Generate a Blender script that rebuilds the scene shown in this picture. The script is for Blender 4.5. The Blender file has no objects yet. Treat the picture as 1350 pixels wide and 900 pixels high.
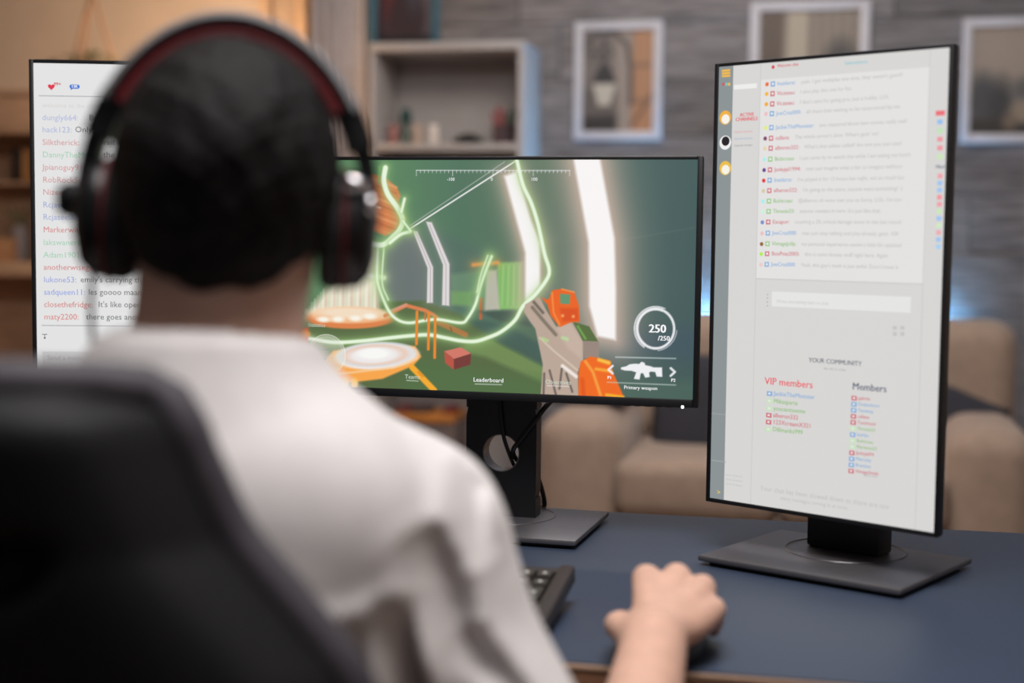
import bpy, bmesh, math, random
import numpy as np
from mathutils import Matrix, Vector

# ------------------------------------------------------------------ camera
F, PITCH, ROLL = 1901.7, 0.0730, 0.0109          # focal length in px of a 1350 px wide frame
CZ = 1.136
scene = bpy.context.scene
COL = scene.collection
cam_d = bpy.data.cameras.new('camera'); cam = bpy.data.objects.new('camera', cam_d); COL.objects.link(cam)
cam.matrix_world = Matrix.Translation((0, 0, CZ)) @ Matrix.Rotation(math.pi/2-PITCH, 4, 'X') @ Matrix.Rotation(ROLL, 4, 'Z')
cam_d.sensor_fit = 'HORIZONTAL'; cam_d.sensor_width = 36.0
cam_d.lens = F/1350*36.0
cam_d.dof.use_dof = True; cam_d.dof.focus_distance = 1.86; cam_d.dof.aperture_fstop = 2.2
cam_d.clip_start = 0.02
scene.camera = cam

# ------------------------------------------------------------------ world, lights, exposure
world = bpy.data.worlds.new('world'); scene.world = world; world.use_nodes = True
bg = world.node_tree.nodes['Background']; bg.inputs[0].default_value = (0.75, 0.82, 1.0, 1); bg.inputs[1].default_value = 0.11
vs = scene.view_settings
vs.view_transform = 'Standard'; vs.look = 'None'; vs.exposure = 0.0; vs.gamma = 1.0; vs.use_curve_mapping = False

def area(name, loc, target, size, power, color, sizey=None):
    d = bpy.data.lights.new(name, 'AREA'); d.energy = power; d.color = color
    d.size = size
    if sizey: d.shape = 'RECTANGLE'; d.size_y = sizey
    o = bpy.data.objects.new(name, d); COL.objects.link(o); o.location = loc
    o.rotation_euler = (Vector(target)-Vector(loc)).to_track_quat('-Z', 'Y').to_euler()
    return o
area('ceiling_light_desk', (0.05, 0.85, 2.5), (-0.05, 1.25, 0.7), 0.9, 41, (1.0, 0.965, 0.95), 0.7)
area('fill_light_room', (0.7, -0.9, 2.45), (0.0, 2.4, 0.7), 1.2, 3.5, (1.0, 0.94, 0.90), 0.9)  # added soft fill from behind the camera, not a known fixture
area('fill_light_sofa', (0.35, 3.4, 2.5), (0.5, 4.5, 0.6), 1.0, 34, (1.0, 0.90, 0.82), 0.8)  # added area light to brighten the sofa and back wall

# ------------------------------------------------------------------ helpers
def ray(x, y):
    a, b = x-675, y-450
    cr, sr = math.cos(ROLL), math.sin(ROLL)
    u, v = (a*cr+b*sr)/F, -(-a*sr+b*cr)/F
    c, s = math.cos(PITCH), math.sin(PITCH)
    return np.array([u, c+v*s, -s+v*c])
CAM = np.array([0, 0, CZ])
def at(x, y, Y):
    d = ray(x, y); return CAM+d*(Y/d[1])
def onz(x, y, Z):
    d = ray(x, y); return CAM+d*((Z-CZ)/d[2])
def onplane(x, y, c, n):
    d = ray(x, y); return CAM+d*(np.dot(np.array(c)-CAM, n)/np.dot(d, n))

def Rz(a): c, s = math.cos(a), math.sin(a); return np.array([[c, -s, 0], [s, c, 0], [0, 0, 1.]])
def Rx(a): c, s = math.cos(a), math.sin(a); return np.array([[1., 0, 0], [0, c, -s], [0, s, c]])
def Ry(a): c, s = math.cos(a), math.sin(a); return np.array([[c, 0, s], [0, 1., 0], [-s, 0, c]])
I3 = np.eye(3)
def xf(g, R=I3, t=(0, 0, 0)):
    V, Fc = g; return (np.asarray(V, float) @ np.asarray(R).T + np.asarray(t, float), Fc)
def cat(*gs):
    V = []; Fc = []; n = 0
    for v, f in gs:
        V.append(np.asarray(v, float).reshape(-1, 3)); Fc += [tuple(i+n for i in q) for q in f]; n += len(v)
    return np.concatenate(V), Fc
def from_bm(bm):
    bm.verts.index_update()
    V = np.array([v.co[:] for v in bm.verts]); Fc = [tuple(v.index for v in f.verts) for f in bm.faces]
    bm.free(); return V, Fc
def g_box(sx, sy, sz, bev=0.0, seg=2):
    bm = bmesh.new(); bmesh.ops.create_cube(bm, size=1.0)
    for v in bm.verts: v.co = (v.co.x*sx, v.co.y*sy, v.co.z*sz)
    if bev > 0:
        bmesh.ops.bevel(bm, geom=bm.edges[:], offset=bev, segments=seg, profile=0.5, affect='EDGES')
    return from_bm(bm)
def g_lathe(prof, n=24):
    V = []; Fc = []
    m = len(prof)
    for k in range(n):
        a = 2*math.pi*k/n
        for r, z in prof: V.append((r*math.cos(a), r*math.sin(a), z))
    for k in range(n):
        k2 = (k+1) % n
        for j in range(m-1): Fc.append((k*m+j, k2*m+j, k2*m+j+1, k*m+j+1))
    if tuple(prof[0]) != tuple(prof[-1]):
        Fc.append(tuple(k*m for k in range(n))[::-1]); Fc.append(tuple(k*m+m-1 for k in range(n)))
    return np.array(V), Fc
def g_cyl(r, h, n=20, r2=None): return g_lathe([(r, 0), (r if r2 is None else r2, h)], n)
def spline(pts, n=8):
    P = [np.array(p, float) for p in pts]; P = [2*P[0]-P[1]]+P+[2*P[-1]-P[-2]]; out = []
    for i in range(1, len(P)-2):
        for k in range(n):
            t = k/n; a, b, c, d = P[i-1:i+3]
            out.append(.5*((2*b)+(c-a)*t+(2*a-5*b+4*c-d)*t*t+(3*b-a-3*c+d)*t**3))
    out.append(P[-2]); return np.array(out)
def g_tube(pts, r, n=8):
    P = np.asarray(pts, float); m = len(P); rr = np.broadcast_to(np.asarray(r, float), (m,))
    T = np.gradient(P, axis=0); T /= np.linalg.norm(T, axis=1)[:, None]+1e-12
    up = np.array([0, 0, 1.]) if abs(T[0][2]) < .9 else np.array([1., 0, 0])
    V = []; Fc = []
    N = np.cross(T[0], up); N /= np.linalg.norm(N)
    for i in range(m):
        N = N-T[i]*np.dot(N, T[i]); N /= np.linalg.norm(N); B = np.cross(T[i], N)
        for k in range(n):
            a = 2*math.pi*k/n; V.append(P[i]+rr[i]*(math.cos(a)*N+math.sin(a)*B))
    for i in range(m-1):
        for k in range(n):
            k2 = (k+1) % n; Fc.append((i*n+k, i*n+k2, (i+1)*n+k2, (i+1)*n+k))
    Fc.append(tuple(range(n))[::-1]); Fc.append(tuple((m-1)*n+k for k in range(n)))
    return np.array(V), Fc
def g_prism(poly, d):
    """polygon in the xz plane, from y=0 to y=d"""
    n = len(poly); V = [(x, 0, z) for x, z in poly]+[(x, d, z) for x, z in poly]
    Fc = [tuple(range(n)), tuple(range(2*n-1, n-1, -1))]+[(i, i+n, (i+1) % n+n, (i+1) % n) for i in range(n)]
    return np.array(V, float), Fc
def g_pillow(w, h, t, n=14):
    V = []; Fc = []; 
    for sgn in (1, -1):
        for i in range(n+1):
            for j in range(n+1):
                u, v = 2*i/n-1, 2*j/n-1
                pr = (max(0, (1-u**4))*max(0, (1-v**4)))**.45
                pin = 1-.07*(abs(u)*abs(v))-.05*(1-abs(u)**2)*abs(v)**3-.05*(1-abs(v)**2)*abs(u)**3
                V.append((u*w/2*pin, sgn*t/2*pr, v*h/2*pin))
    N = (n+1)**2
    for i in range(n):
        for j in range(n):
            a, b, c, d = i*(n+1)+j, (i+1)*(n+1)+j, (i+1)*(n+1)+j+1, i*(n+1)+j+1
            Fc.append((d, c, b, a)); Fc.append((N+a, N+b, N+c, N+d))
    bm = bmesh.new(); vs_ = [bm.verts.new(v) for v in V]
    for f in Fc: bm.faces.new([vs_[i] for i in f])
    bmesh.ops.remove_doubles(bm, verts=bm.verts[:], dist=1e-5)
    return from_bm(bm)

def mesh_of(name, g, mats, smooth=40):
    V, Fc = g
    me = bpy.data.meshes.new(name); me.from_pydata([tuple(v) for v in np.asarray(V)], [], [tuple(int(i) for i in f) for f in Fc]); me.validate()
    me.update()
    for m in (mats if isinstance(mats, (list, tuple)) else [mats]): me.materials.append(m)
    if smooth:
        me.polygons.foreach_set('use_smooth', [True]*len(me.polygons))
        if smooth < 180: me.set_sharp_from_angle(angle=math.radians(smooth))
    return me
def place(name, me, parent=None, loc=(0, 0, 0), rot=None):
    o = bpy.data.objects.new(name, me); COL.objects.link(o)
    if parent is not None: o.parent = parent
    o.location = loc
    if rot is not None: o.rotation_euler = rot
    return o
def origin(o):
    p = np.zeros(3)
    while o is not None: p = p+np.array(o.location); o = o.parent
    return p
def part(name, g, mat, parent=None, smooth=40, label=None):
    """mesh given in world coordinates, hung under an unrotated parent"""
    V, Fc = g; V = np.asarray(V, float)
    if parent is not None: V = V-origin(parent)
    o = place(name, mesh_of(name, (V, Fc), mat, smooth), parent)
    if label: o['label'] = label
    return o
def solo(name, g, mat, base, label, cat_, group=None, smooth=40):
    V, Fc = g; o = place(name, mesh_of(name, (np.asarray(V, float)-np.array(base), Fc), mat, smooth), None, base)
    o['label'] = label; o['category'] = cat_
    if group: o['group'] = group
    return o
def thing(name, loc, label, cat_, group=None):
    o = bpy.data.objects.new(name, None); COL.objects.link(o); o.location = tuple(loc); o.empty_display_size = .05
    o['label'] = label; o['category'] = cat_
    if group: o['group'] = group
    return o
def struct(name, g, mat, smooth=0, label=None):
    o = part(name, g, mat, None, smooth); o['kind'] = 'structure'
    if label: o['label'] = label
    return o

def s2l(c):
    c = np.asarray(c, float); return np.where(c <= .04045, c/12.92, ((c+.055)/1.055)**2.4)
def rgb(r, g, b): return tuple(float(v) for v in s2l(np.array([r, g, b])/255.))
MATS = {}
def mat(name, col, rough=.6, metal=0., var=.12, scale=30., bump=0., bscale=200., spec=.5, emit=None, estr=1., obj_var=0., stretch=(1, 1, 1), sheen=0., alpha=1.):
    if name in MATS: return MATS[name]
    m = bpy.data.materials.new(name); m.use_nodes = True; nt = m.node_tree; N = nt.nodes; L = nt.links
    b = N['Principled BSDF']; b.inputs['Roughness'].default_value = rough; b.inputs['Metallic'].default_value = metal
    b.inputs['Specular IOR Level'].default_value = spec
    if sheen: b.inputs['Sheen Weight'].default_value = sheen
    tc = N.new('ShaderNodeTexCoord'); mp = N.new('ShaderNodeMapping'); L.new(tc.outputs['Object'], mp.inputs[0]); mp.inputs['Scale'].default_value = stretch
    nz = N.new('ShaderNodeTexNoise'); nz.inputs['Scale'].default_value = scale; nz.inputs['Detail'].default_value = 4; L.new(mp.outputs[0], nz.inputs['Vector'])
    mr = N.new('ShaderNodeMapRange'); mr.inputs[1].default_value = .3; mr.inputs[2].default_value = .7; mr.inputs[3].default_value = 1-var; mr.inputs[4].default_value = 1+var
    L.new(nz.outputs['Fac'], mr.inputs[0]); val = mr.outputs[0]
    if obj_var:
        oi = N.new('ShaderNodeObjectInfo'); r2 = N.new('ShaderNodeMapRange'); r2.inputs[3].default_value = 1-obj_var; r2.inputs[4].default_value = 1+obj_var
        L.new(oi.outputs['Random'], r2.inputs[0]); mu = N.new('ShaderNodeMath'); mu.operation = 'MULTIPLY'; L.new(val, mu.inputs[0]); L.new(r2.outputs[0], mu.inputs[1]); val = mu.outputs[0]
        ad = N.new('ShaderNodeVectorMath'); ad.operation = 'ADD'; L.new(mp.outputs[0], ad.inputs[0])
        cb = N.new('ShaderNodeCombineXYZ'); m3 = N.new('ShaderNodeMath'); m3.operation = 'MULTIPLY'; m3.inputs[1].default_value = 37.; L.new(oi.outputs['Random'], m3.inputs[0])
        for i in range(3): L.new(m3.outputs[0], cb.inputs[i])
        L.new(cb.outputs[0], ad.inputs[1]); L.new(ad.outputs[0], nz.inputs['Vector'])
    mx = N.new('ShaderNodeVectorMath'); mx.operation = 'SCALE'; mx.inputs[0].default_value = col[:3]; L.new(val, mx.inputs['Scale']); L.new(mx.outputs[0], b.inputs['Base Color'])
    if bump:
        n2 = N.new('ShaderNodeTexNoise'); n2.inputs['Scale'].default_value = bscale; L.new(mp.outputs[0], n2.inputs['Vector'])
        bp = N.new('ShaderNodeBump'); bp.inputs['Strength'].default_value = bump; bp.inputs['Distance'].default_value = .002
        L.new(n2.outputs['Fac'], bp.inputs['Height']); L.new(bp.outputs[0], b.inputs['Normal'])
    if emit is not None:
        b.inputs['Emission Color'].default_value = (*emit, 1); b.inputs['Emission Strength'].default_value = estr
    MATS[name] = m; return m
def emat(name, col, estr=1.):
    """pixels of a lit screen"""
    if name in MATS: return MATS[name]
    m = bpy.data.materials.new(name); m.use_nodes = True; b = m.node_tree.nodes['Principled BSDF']
    b.inputs['Base Color'].default_value = (.01, .01, .01, 1); b.inputs['Roughness'].default_value = .5; b.inputs['Specular IOR Level'].default_value = .2
    b.inputs['Emission Color'].default_value = (*col, 1); b.inputs['Emission Strength'].default_value = estr
    MATS[name] = m; return m
def attr_mat(name, emissive, estr=1.):
    m = bpy.data.materials.new(name); m.use_nodes = True; N = m.node_tree.nodes; b = N['Principled BSDF']
    a = N.new('ShaderNodeAttribute'); a.attribute_name = 'Col'
    if emissive:
        b.inputs['Base Color'].default_value = (.01, .01, .01, 1); b.inputs['Specular IOR Level'].default_value = .2
        m.node_tree.links.new(a.outputs['Color'], b.inputs['Emission Color']); b.inputs['Emission Strength'].default_value = estr
    else: m.node_tree.links.new(a.outputs['Color'], b.inputs['Base Color'])
    b.inputs['Roughness'].default_value = .5
    return m

# ------------------------------------------------------------------ painter for printed and displayed pictures
class Paint:
    def __init__(s, w, h, col=(0, 0, 0)):
        s.w, s.h = w, h; s.im = np.zeros((h, w, 3)); s.im[:] = np.array(col)/255.; s.Y, s.X = np.mgrid[0:h, 0:w].astype(float)
    def mix(s, a, col, add=False):
        c = np.array(col)/255.; a = a[..., None]
        s.im = s.im+a*c if add else s.im*(1-a)+a*c
    def pdist(s, pts):
        P = np.array(pts, float); d = np.full((s.h, s.w), 1e9); ins = np.zeros((s.h, s.w), bool)
        for i in range(len(P)):
            a, b = P[i], P[(i+1) % len(P)]; ab = b-a; t = np.clip(((s.X-a[0])*ab[0]+(s.Y-a[1])*ab[1])/(ab@ab+1e-9), 0, 1)
            d = np.minimum(d, np.hypot(s.X-a[0]-t*ab[0], s.Y-a[1]-t*ab[1]))
            c = (a[1] > s.Y) != (b[1] > s.Y); xx = a[0]+(s.Y-a[1])*ab[0]/(ab[1] if abs(ab[1]) > 1e-9 else 1e-9); ins ^= c & (s.X < xx)
        return np.where(ins, -d, d)
    def ldist(s, pts):
        P = np.array(pts, float); d = np.full((s.h, s.w), 1e9)
        for i in range(len(P)-1):
            a, b = P[i], P[i+1]; ab = b-a; t = np.clip(((s.X-a[0])*ab[0]+(s.Y-a[1])*ab[1])/(ab@ab+1e-9), 0, 1)
            d = np.minimum(d, np.hypot(s.X-a[0]-t*ab[0], s.Y-a[1]-t*ab[1]))
        return d
    def poly(s, pts, col, alpha=1., soft=.7, glow=None, gw=8.):
        d = s.pdist(pts)
        if glow is not None: s.mix(np.where(d > 0, np.exp(-np.maximum(d, 0)/gw), 1)*.75, glow)
        s.mix(np.clip(.5-d/(2*soft), 0, 1)*alpha, col)
    def line(s, pts, w, col, alpha=1., soft=.7, glow=None, gw=5., ga=.7):
        d = s.ldist(pts)-w/2
        if glow is not None: s.mix(np.exp(-np.maximum(d, 0)/gw)*ga, glow)
        s.mix(np.clip(.5-d/(2*soft), 0, 1)*alpha, col)
    def ell(s, c, rx, ry, col, rot=0., alpha=1., soft=.7, ring=None):
        x, y = s.X-c[0], s.Y-c[1]; cr, sr = math.cos(rot), math.sin(rot); u, v = x*cr+y*sr, -x*sr+y*cr
        d = (np.hypot(u/rx, v/ry)-1)*min(rx, ry)
        if ring: d = abs(d)-ring/2
        s.mix(np.clip(.5-d/(2*soft), 0, 1)*alpha, col)
def picture(name, pt, TL, ex, ez, w, h, material, parent):
    """one quad lattice of coloured cells, w x h metres"""
    n, m = pt.w, pt.h; TL = np.array(TL)
    u = np.linspace(0, w, n); v = np.linspace(0, h, m)
    V = (TL+u[None, :, None]*np.array(ex)-v[:, None, None]*np.array(ez)).reshape(-1, 3)-origin(parent)
    idx = np.arange(n*m).reshape(m, n)
    q = np.stack([idx[1:, :-1], idx[1:, 1:], idx[:-1, 1:], idx[:-1, :-1]], -1).reshape(-1, 4).astype(np.int32)
    me = bpy.data.meshes.new(name); me.vertices.add(n*m); me.vertices.foreach_set('co', V.astype(np.float32).ravel())
    me.loops.add(q.size); me.loops.foreach_set('vertex_index', q.ravel()); me.polygons.add(len(q)); me.polygons.foreach_set('loop_start', np.arange(0, q.size, 4, dtype=np.int32))
    me.update(calc_edges=True); me.validate()
    at_ = me.attributes.new('Col', 'FLOAT_COLOR', 'POINT'); c = np.ones((n*m, 4), np.float32); c[:, :3] = s2l(np.clip(pt.im, 0, 1)).reshape(-1, 3); at_.data.foreach_set('color', c.ravel())
    me.materials.append(material)
    return place(name, me, parent)

# ------------------------------------------------------------------ lettering
_txt = {}
def text_geo(s, size, bold=0.0, align='LEFT'):
    cu = bpy.data.curves.new('lettering', 'FONT'); cu.body = s; cu.size = size; cu.resolution_u = 2; cu.align_x = align; cu.align_y = 'CENTER'
    ob = bpy.data.objects.new('lettering', cu); me = ob.to_mesh()
    V = np.array([v.co[:] for v in me.vertices]).reshape(-1, 3); Fc = [tuple(p.vertices) for p in me.polygons]
    ob.to_mesh_clear(); bpy.data.objects.remove(ob); bpy.data.curves.remove(cu)
    if bold and len(V):                              # a second strike, a hair to the side, thickens the strokes
        n = len(V); V = np.concatenate([V-[bold*size*1.6, 0, 0], V+[bold*size*1.6, 0, 0]]); Fc = Fc+[tuple(i+n for i in f) for f in Fc]
    return V, Fc

# ------------------------------------------------------------------ signed distance modelling (continuous bodies)
class SDF:
    def __init__(s, lo, hi, h):
        s.lo = np.array(lo, float); s.h = h; s.n = np.ceil((np.array(hi)-s.lo)/h).astype(int)+1
        s.F = np.ones(s.n, np.float32)
        s.ax = [(s.lo[i]+h*np.arange(s.n[i])).astype(np.float32) for i in range(3)]
    def sl(s, lo, hi, pad):
        a = np.clip(np.floor((np.array(lo)-pad-s.lo)/s.h).astype(int), 0, s.n); b = np.clip(np.ceil((np.array(hi)+pad-s.lo)/s.h).astype(int)+1, 0, s.n)
        sl = tuple(slice(a[i], b[i]) for i in range(3))
        X = s.ax[0][sl[0]][:, None, None]; Y = s.ax[1][sl[1]][None, :, None]; Z = s.ax[2][sl[2]][None, None, :]
        return sl, X, Y, Z
    def comb(s, sl, d, k, sub=False):
        A = s.F[sl]
        if sub:
            d = -d; h = np.clip(.5-.5*(A-d)/k, 0, 1); s.F[sl] = A*(1-h)+d*h+k*h*(1-h)
        else:
            h = np.clip(.5+.5*(A-d)/k, 0, 1); s.F[sl] = A*(1-h)+d*h-k*h*(1-h)
    def cone(s, a, b, ra, rb, k=.01, cut=None):
        a, b = np.array(a, float), np.array(b, float); R = max(ra, rb)
        sl, X, Y, Z = s.sl(np.minimum(a, b)-R, np.maximum(a, b)+R, k+4*s.h)
        ab = b-a; t = np.clip(((X-a[0])*ab[0]+(Y-a[1])*ab[1]+(Z-a[2])*ab[2])/(ab@ab+1e-12), 0, 1)
        d = np.sqrt((X-a[0]-t*ab[0])**2+(Y-a[1]-t*ab[1])**2+(Z-a[2]-t*ab[2])**2)-(ra+(rb-ra)*t)
        if cut is not None:
            u = ab/np.linalg.norm(ab); d = np.maximum(d, (X-b[0])*u[0]+(Y-b[1])*u[1]+(Z-b[2])*u[2]-cut)
        s.comb(sl, d, k)
    def ell(s, c, r, R=I3, k=.01, sub=False):
        c = np.array(c, float); m = max(r); sl, X, Y, Z = s.sl(c-m, c+m, k+4*s.h)
        x, y, z = X-c[0], Y-c[1], Z-c[2]; R = np.asarray(R)
        q = [R[0, i]*x+R[1, i]*y+R[2, i]*z for i in range(3)]
        k0 = np.sqrt(sum((q[i]/r[i])**2 for i in range(3))); k1 = np.sqrt(sum((q[i]/r[i]**2)**2 for i in range(3)))
        s.comb(sl, k0*(k0-1)/(k1+1e-9), k, sub)
    def chain(s, pts, rs, k=.006):
        for i in range(len(pts)-1): s.cone(pts[i], pts[i+1], rs[i], rs[i+1], k)
    def grid(s): return s.ax[0][:, None, None], s.ax[1][None, :, None], s.ax[2][None, None, :]
    def mesh(s):
        Fv = s.F; ins = Fv < 0
        c = np.zeros(tuple(s.n-1), np.uint8)
        offs = [(i, j, k) for i in (0, 1) for j in (0, 1) for k in (0, 1)]
        nx, ny, nz = s.n
        for i, j, k in offs: c += ins[i:nx-1+i, j:ny-1+j, k:nz-1+k]
        act = np.argwhere((c > 0) & (c < 8)); ids = np.full(tuple(s.n-1), -1, np.int32); ids[tuple(act.T)] = np.arange(len(act))
        acc = np.zeros((len(act), 3)); cnt = np.zeros(len(act))
        for o in offs:
            for ax in range(3):
                if o[ax]: continue
                p = act+np.array(o); q = p.copy(); q[:, ax] += 1
                fa = Fv[tuple(p.T)]; fb = Fv[tuple(q.T)]; m = (fa < 0) != (fb < 0)
                t = np.where(m, fa/np.where(m, fa-fb, 1), 0); pos = p+0.; pos[:, ax] += t
                acc[m] += pos[m]; cnt[m] += 1
        V = s.lo+acc/cnt[:, None]*s.h
        quads = []
        for ax in range(3):
            A = [slice(None)]*3; B = [slice(None)]*3; A[ax] = slice(0, -1); B[ax] = slice(1, None)
            e = ins[tuple(A)] != ins[tuple(B)]; E = np.argwhere(e); a1, a2 = (ax+1) % 3, (ax+2) % 3
            E = E[(E[:, a1] > 0) & (E[:, a2] > 0) & (E[:, a1] < s.n[a1]-1) & (E[:, a2] < s.n[a2]-1)]
            flip = ins[tuple(E.T)]
            def g(d1, d2):
                p = E.copy(); p[:, a1] -= d1; p[:, a2] -= d2; return ids[tuple(p.T)]
            Q = np.stack([g(1, 1), g(0, 1), g(0, 0), g(1, 0)], 1); Q[~flip] = Q[~flip][:, ::-1]
            quads.append(Q)
        return V, np.concatenate(quads)
def big_mesh(name, VQ, material, parent):
    V, Q = VQ; V = V-origin(parent)
    me = bpy.data.meshes.new(name); me.vertices.add(len(V)); me.vertices.foreach_set('co', V.astype(np.float32).ravel())
    me.loops.add(Q.size); me.loops.foreach_set('vertex_index', Q.astype(np.int32).ravel()); me.polygons.add(len(Q)); me.polygons.foreach_set('loop_start', np.arange(0, Q.size, 4, dtype=np.int32))
    me.update(calc_edges=True); me.validate(); me.polygons.foreach_set('use_smooth', [True]*len(me.polygons)); me.materials.append(material)
    return place(name, me, parent)

rnd = random.Random(7)

# ================================================================== THE ROOM
WA = -0.214
A_ = np.array([math.cos(WA), math.sin(WA), 0]); N_ = np.array([math.sin(WA), -math.cos(WA), 0]); W0 = np.array([0, 5.25, 0])
RW = Rz(WA)
def wp(s, t, z): return W0+A_*s+N_*t+np.array([0, 0, z])
def ws(x, y, t):
    p = onplane(x, y, W0+N_*t, N_); return float(np.dot(p-W0, A_)), float(p[2])
def wbox(s0, s1, t0, t1, z0, z1, bev=0., seg=2):
    return xf(g_box(abs(s1-s0), abs(t1-t0), abs(z1-z0), bev, seg), RW, wp((s0+s1)/2, (t0+t1)/2, (z0+z1)/2))

M_plaster = mat('plaster', rgb(214, 196, 176), .9, var=.04, scale=6, bump=.15, bscale=120)
M_ceil = mat('ceiling_paint', rgb(225, 222, 218), .9, var=.03)
M_floor = mat('floor_laminate', rgb(120, 92, 68), .5, var=.2, scale=9, stretch=(1, 12, 1))
M_plank = mat('weathered_plank', rgb(122, 117, 117), .75, var=.42, scale=7, bump=.4, bscale=30, obj_var=.2, stretch=(1.0, 8, 9))
M_backing = mat('wall_backing', rgb(52, 52, 56), .9)
M_white = mat('white_lacquer', rgb(176, 170, 168), .5, var=.04)
M_beigedoor = mat('door_paint', rgb(196, 170, 142), .6, var=.06)
M_curtain = mat('curtain_cloth', rgb(176, 172, 176), .9, var=.08, scale=40)
M_sofa = mat('sofa_cloth', rgb(164, 142, 126), .95, var=.08, scale=25, bump=.3, bscale=400, sheen=.2)
M_dark = mat('charcoal_cloth', rgb(52, 52, 60), .95, var=.15, scale=60, bump=.3, bscale=400)
M_wood = mat('oak_wood', rgb(190, 148, 114), .55, var=.18, scale=8, stretch=(1, 1, 8))
M_black = mat('black_plastic', rgb(20, 20, 22), .45, var=.1)
M_leaf = mat('leaf_green', rgb(84, 96, 50), .6, var=.3, scale=50)
M_string = mat('jute_string', rgb(150, 112, 84), .9)

struct('floor', xf(g_box(7.4, 8.6, .1), RW, wp(0.2, 3.2, -.05)), M_floor)
struct('ceiling', xf(g_box(7.4, 8.6, .1), RW, wp(0.2, 3.2, 2.65)), M_ceil)
struct('wall_left', wbox(-3.0, -2.9, -.1, 7.0, 0, 2.6), M_plaster)
struct('wall_right', wbox(3.4, 3.5, -.1, 7.0, 0, 2.6), M_plaster)
S_PL = ws(478, 300, 0)[0]
wall_back = struct('wall_back', wbox(S_PL, 3.4, -.12, 0, 0, 2.6), M_backing, label='grey weathered horizontal plank wall')
struct('wall_alcove', wbox(-2.9, S_PL, -.12, .05, 0, 2.6), M_plaster, label='warm lit plaster wall')
# planks, each a board of its own
plank_meshes = [mesh_of('plank', g_box(L, .014, .198, .0025, 1), M_plank, 30) for L in (1.30, 0.80, 1.05)]
row = 0
z0 = 1.092-.2*6
r2 = random.Random(3)
while z0 < 2.6:
    zc = z0+.1
    if zc > .06:
        s = S_PL-r2.uniform(.0, .5); 
        while s < 3.4:
            k = r2.randrange(3); L = (1.30, .80, 1.05)[k]
            a, b = s, s+L
            if a >= S_PL-.001 and b <= 3.4:
                place('plank', plank_meshes[k], wall_back, tuple(wp((a+b)/2, .007+r2.uniform(0, .003), zc)), (0, 0, WA))
            else:
                a, b = max(a, S_PL), min(b, 3.4)
                if b-a > .05:
                    place('plank', mesh_of('plank', g_box(b-a-.002, .014, .198, .0025, 1), M_plank, 30), wall_back, tuple(wp((a+b)/2, .007+r2.uniform(0, .003), zc)), (0, 0, WA))
            s += L+.002
    z0 += .2

# doorway edge beside the curtain: two upright casings and the narrow leaf between them
M_trim = mat('door_trim', rgb(222, 186, 148), .6)
sA, sB, sC, sD = [ws(x, 100, .05)[0] for x in (350, 361, 396, 409)]
struct('trim_1', wbox(sA, sB, .05, .10, 0, 2.55, .006), M_trim, 30)
struct('trim_2', wbox(sC, sD, .05, .10, 0, 2.55, .006), M_trim, 30)
d1 = struct('door_1', wbox(sB, sC, .05, .07, 0, 2.55, .004), M_beigedoor, 30, 'narrow beige door leaf between two upright casings')

# curtain in folds
s0, s1 = ws(412, 100, .17)[0], ws(484, 100, .17)[0]
n = 72; V = []; Fc = []
for i in range(n+1):
    u = i/n; t = .16+.012*math.sin(u*2*math.pi*5.5)+.01*math.sin(u*31)
    for z in (.03, 1.2, 2.45): V.append(wp(s0+(s1-s0)*u, t*(1+.05*(z-1.2)), z))
m0 = n+1
for i in range(n+1):
    u = i/n; t = .156+.012*math.sin(u*2*math.pi*5.5)+.01*math.sin(u*31)
    for z in (.03, 1.2, 2.45): V.append(wp(s0+(s1-s0)*u, t*(1+.05*(z-1.2)), z))
for i in range(n):
    for j in range(2):
        Fc.append((i*3+j, (i+1)*3+j, (i+1)*3+j+1, i*3+j+1)); o = m0*3; Fc.append((o+i*3+j+1, o+(i+1)*3+j+1, o+(i+1)*3+j, o+i*3+j))
cur = thing('curtain', wp((s0+s1)/2, .16, .03), 'pale curtain hanging in vertical folds between door and white shelf', 'curtain')
part('cloth', (np.array(V), Fc), M_curtain, cur, 180)
part('curtain_rod', g_tube([wp(s0-.12, .16, 2.46), wp(s1+.12, .16, 2.46)], .011, 10), M_white, cur)
for k in range(6): part('ring', xf(g_lathe([(.013, -.004), (.018, -.004), (.018, .004), (.013, .004), (.013, -.004)], 12), RW@Ry(math.pi/2), wp(s0+(s1-s0)*(k+.5)/6, .16, 2.455)), M_white, cur)

# ------------------------------------------------------------------ white shelf unit
T_SH = .32
sl, ztop = ws(487, 68, T_SH); sr = ws(690, 68, T_SH)[0]
zsh = ws(590, 189, T_SH)[1]
unit = thing('shelf_unit', wp((sl+sr)/2, .17, 0), 'white open shelf unit against the plank wall, blue light on its side', 'shelf unit')
part('side_panel', wbox(sl, sl+.018, .02, T_SH, 0, ztop, .002), M_white, unit)
part('side_panel', wbox(sr-.018, sr, .02, T_SH, 0, ztop, .002), M_white, unit)
part('back_panel', wbox(sl+.018, sr-.018, .02, .03, 0, ztop), M_white, unit)
part('top_panel', wbox(sl, sr, .02, T_SH+.004, ztop, ztop+.028, .002), M_white, unit)
zb = zsh; boards = []
while zb > .05:
    part('shelf_board', wbox(sl+.018, sr-.018, .03, T_SH-.002, zb-.024, zb, .002), M_white, unit); boards.append(zb); zb -= (ztop-zsh)
def wlathe(prof, x, y0, t, z, n=20):
    s_, _ = ws(x, y0, t); return xf(g_lathe(prof, n), I3, wp(s_, t, z)), wp(s_, t, z)
PXM = 4.65/1901.7
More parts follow.
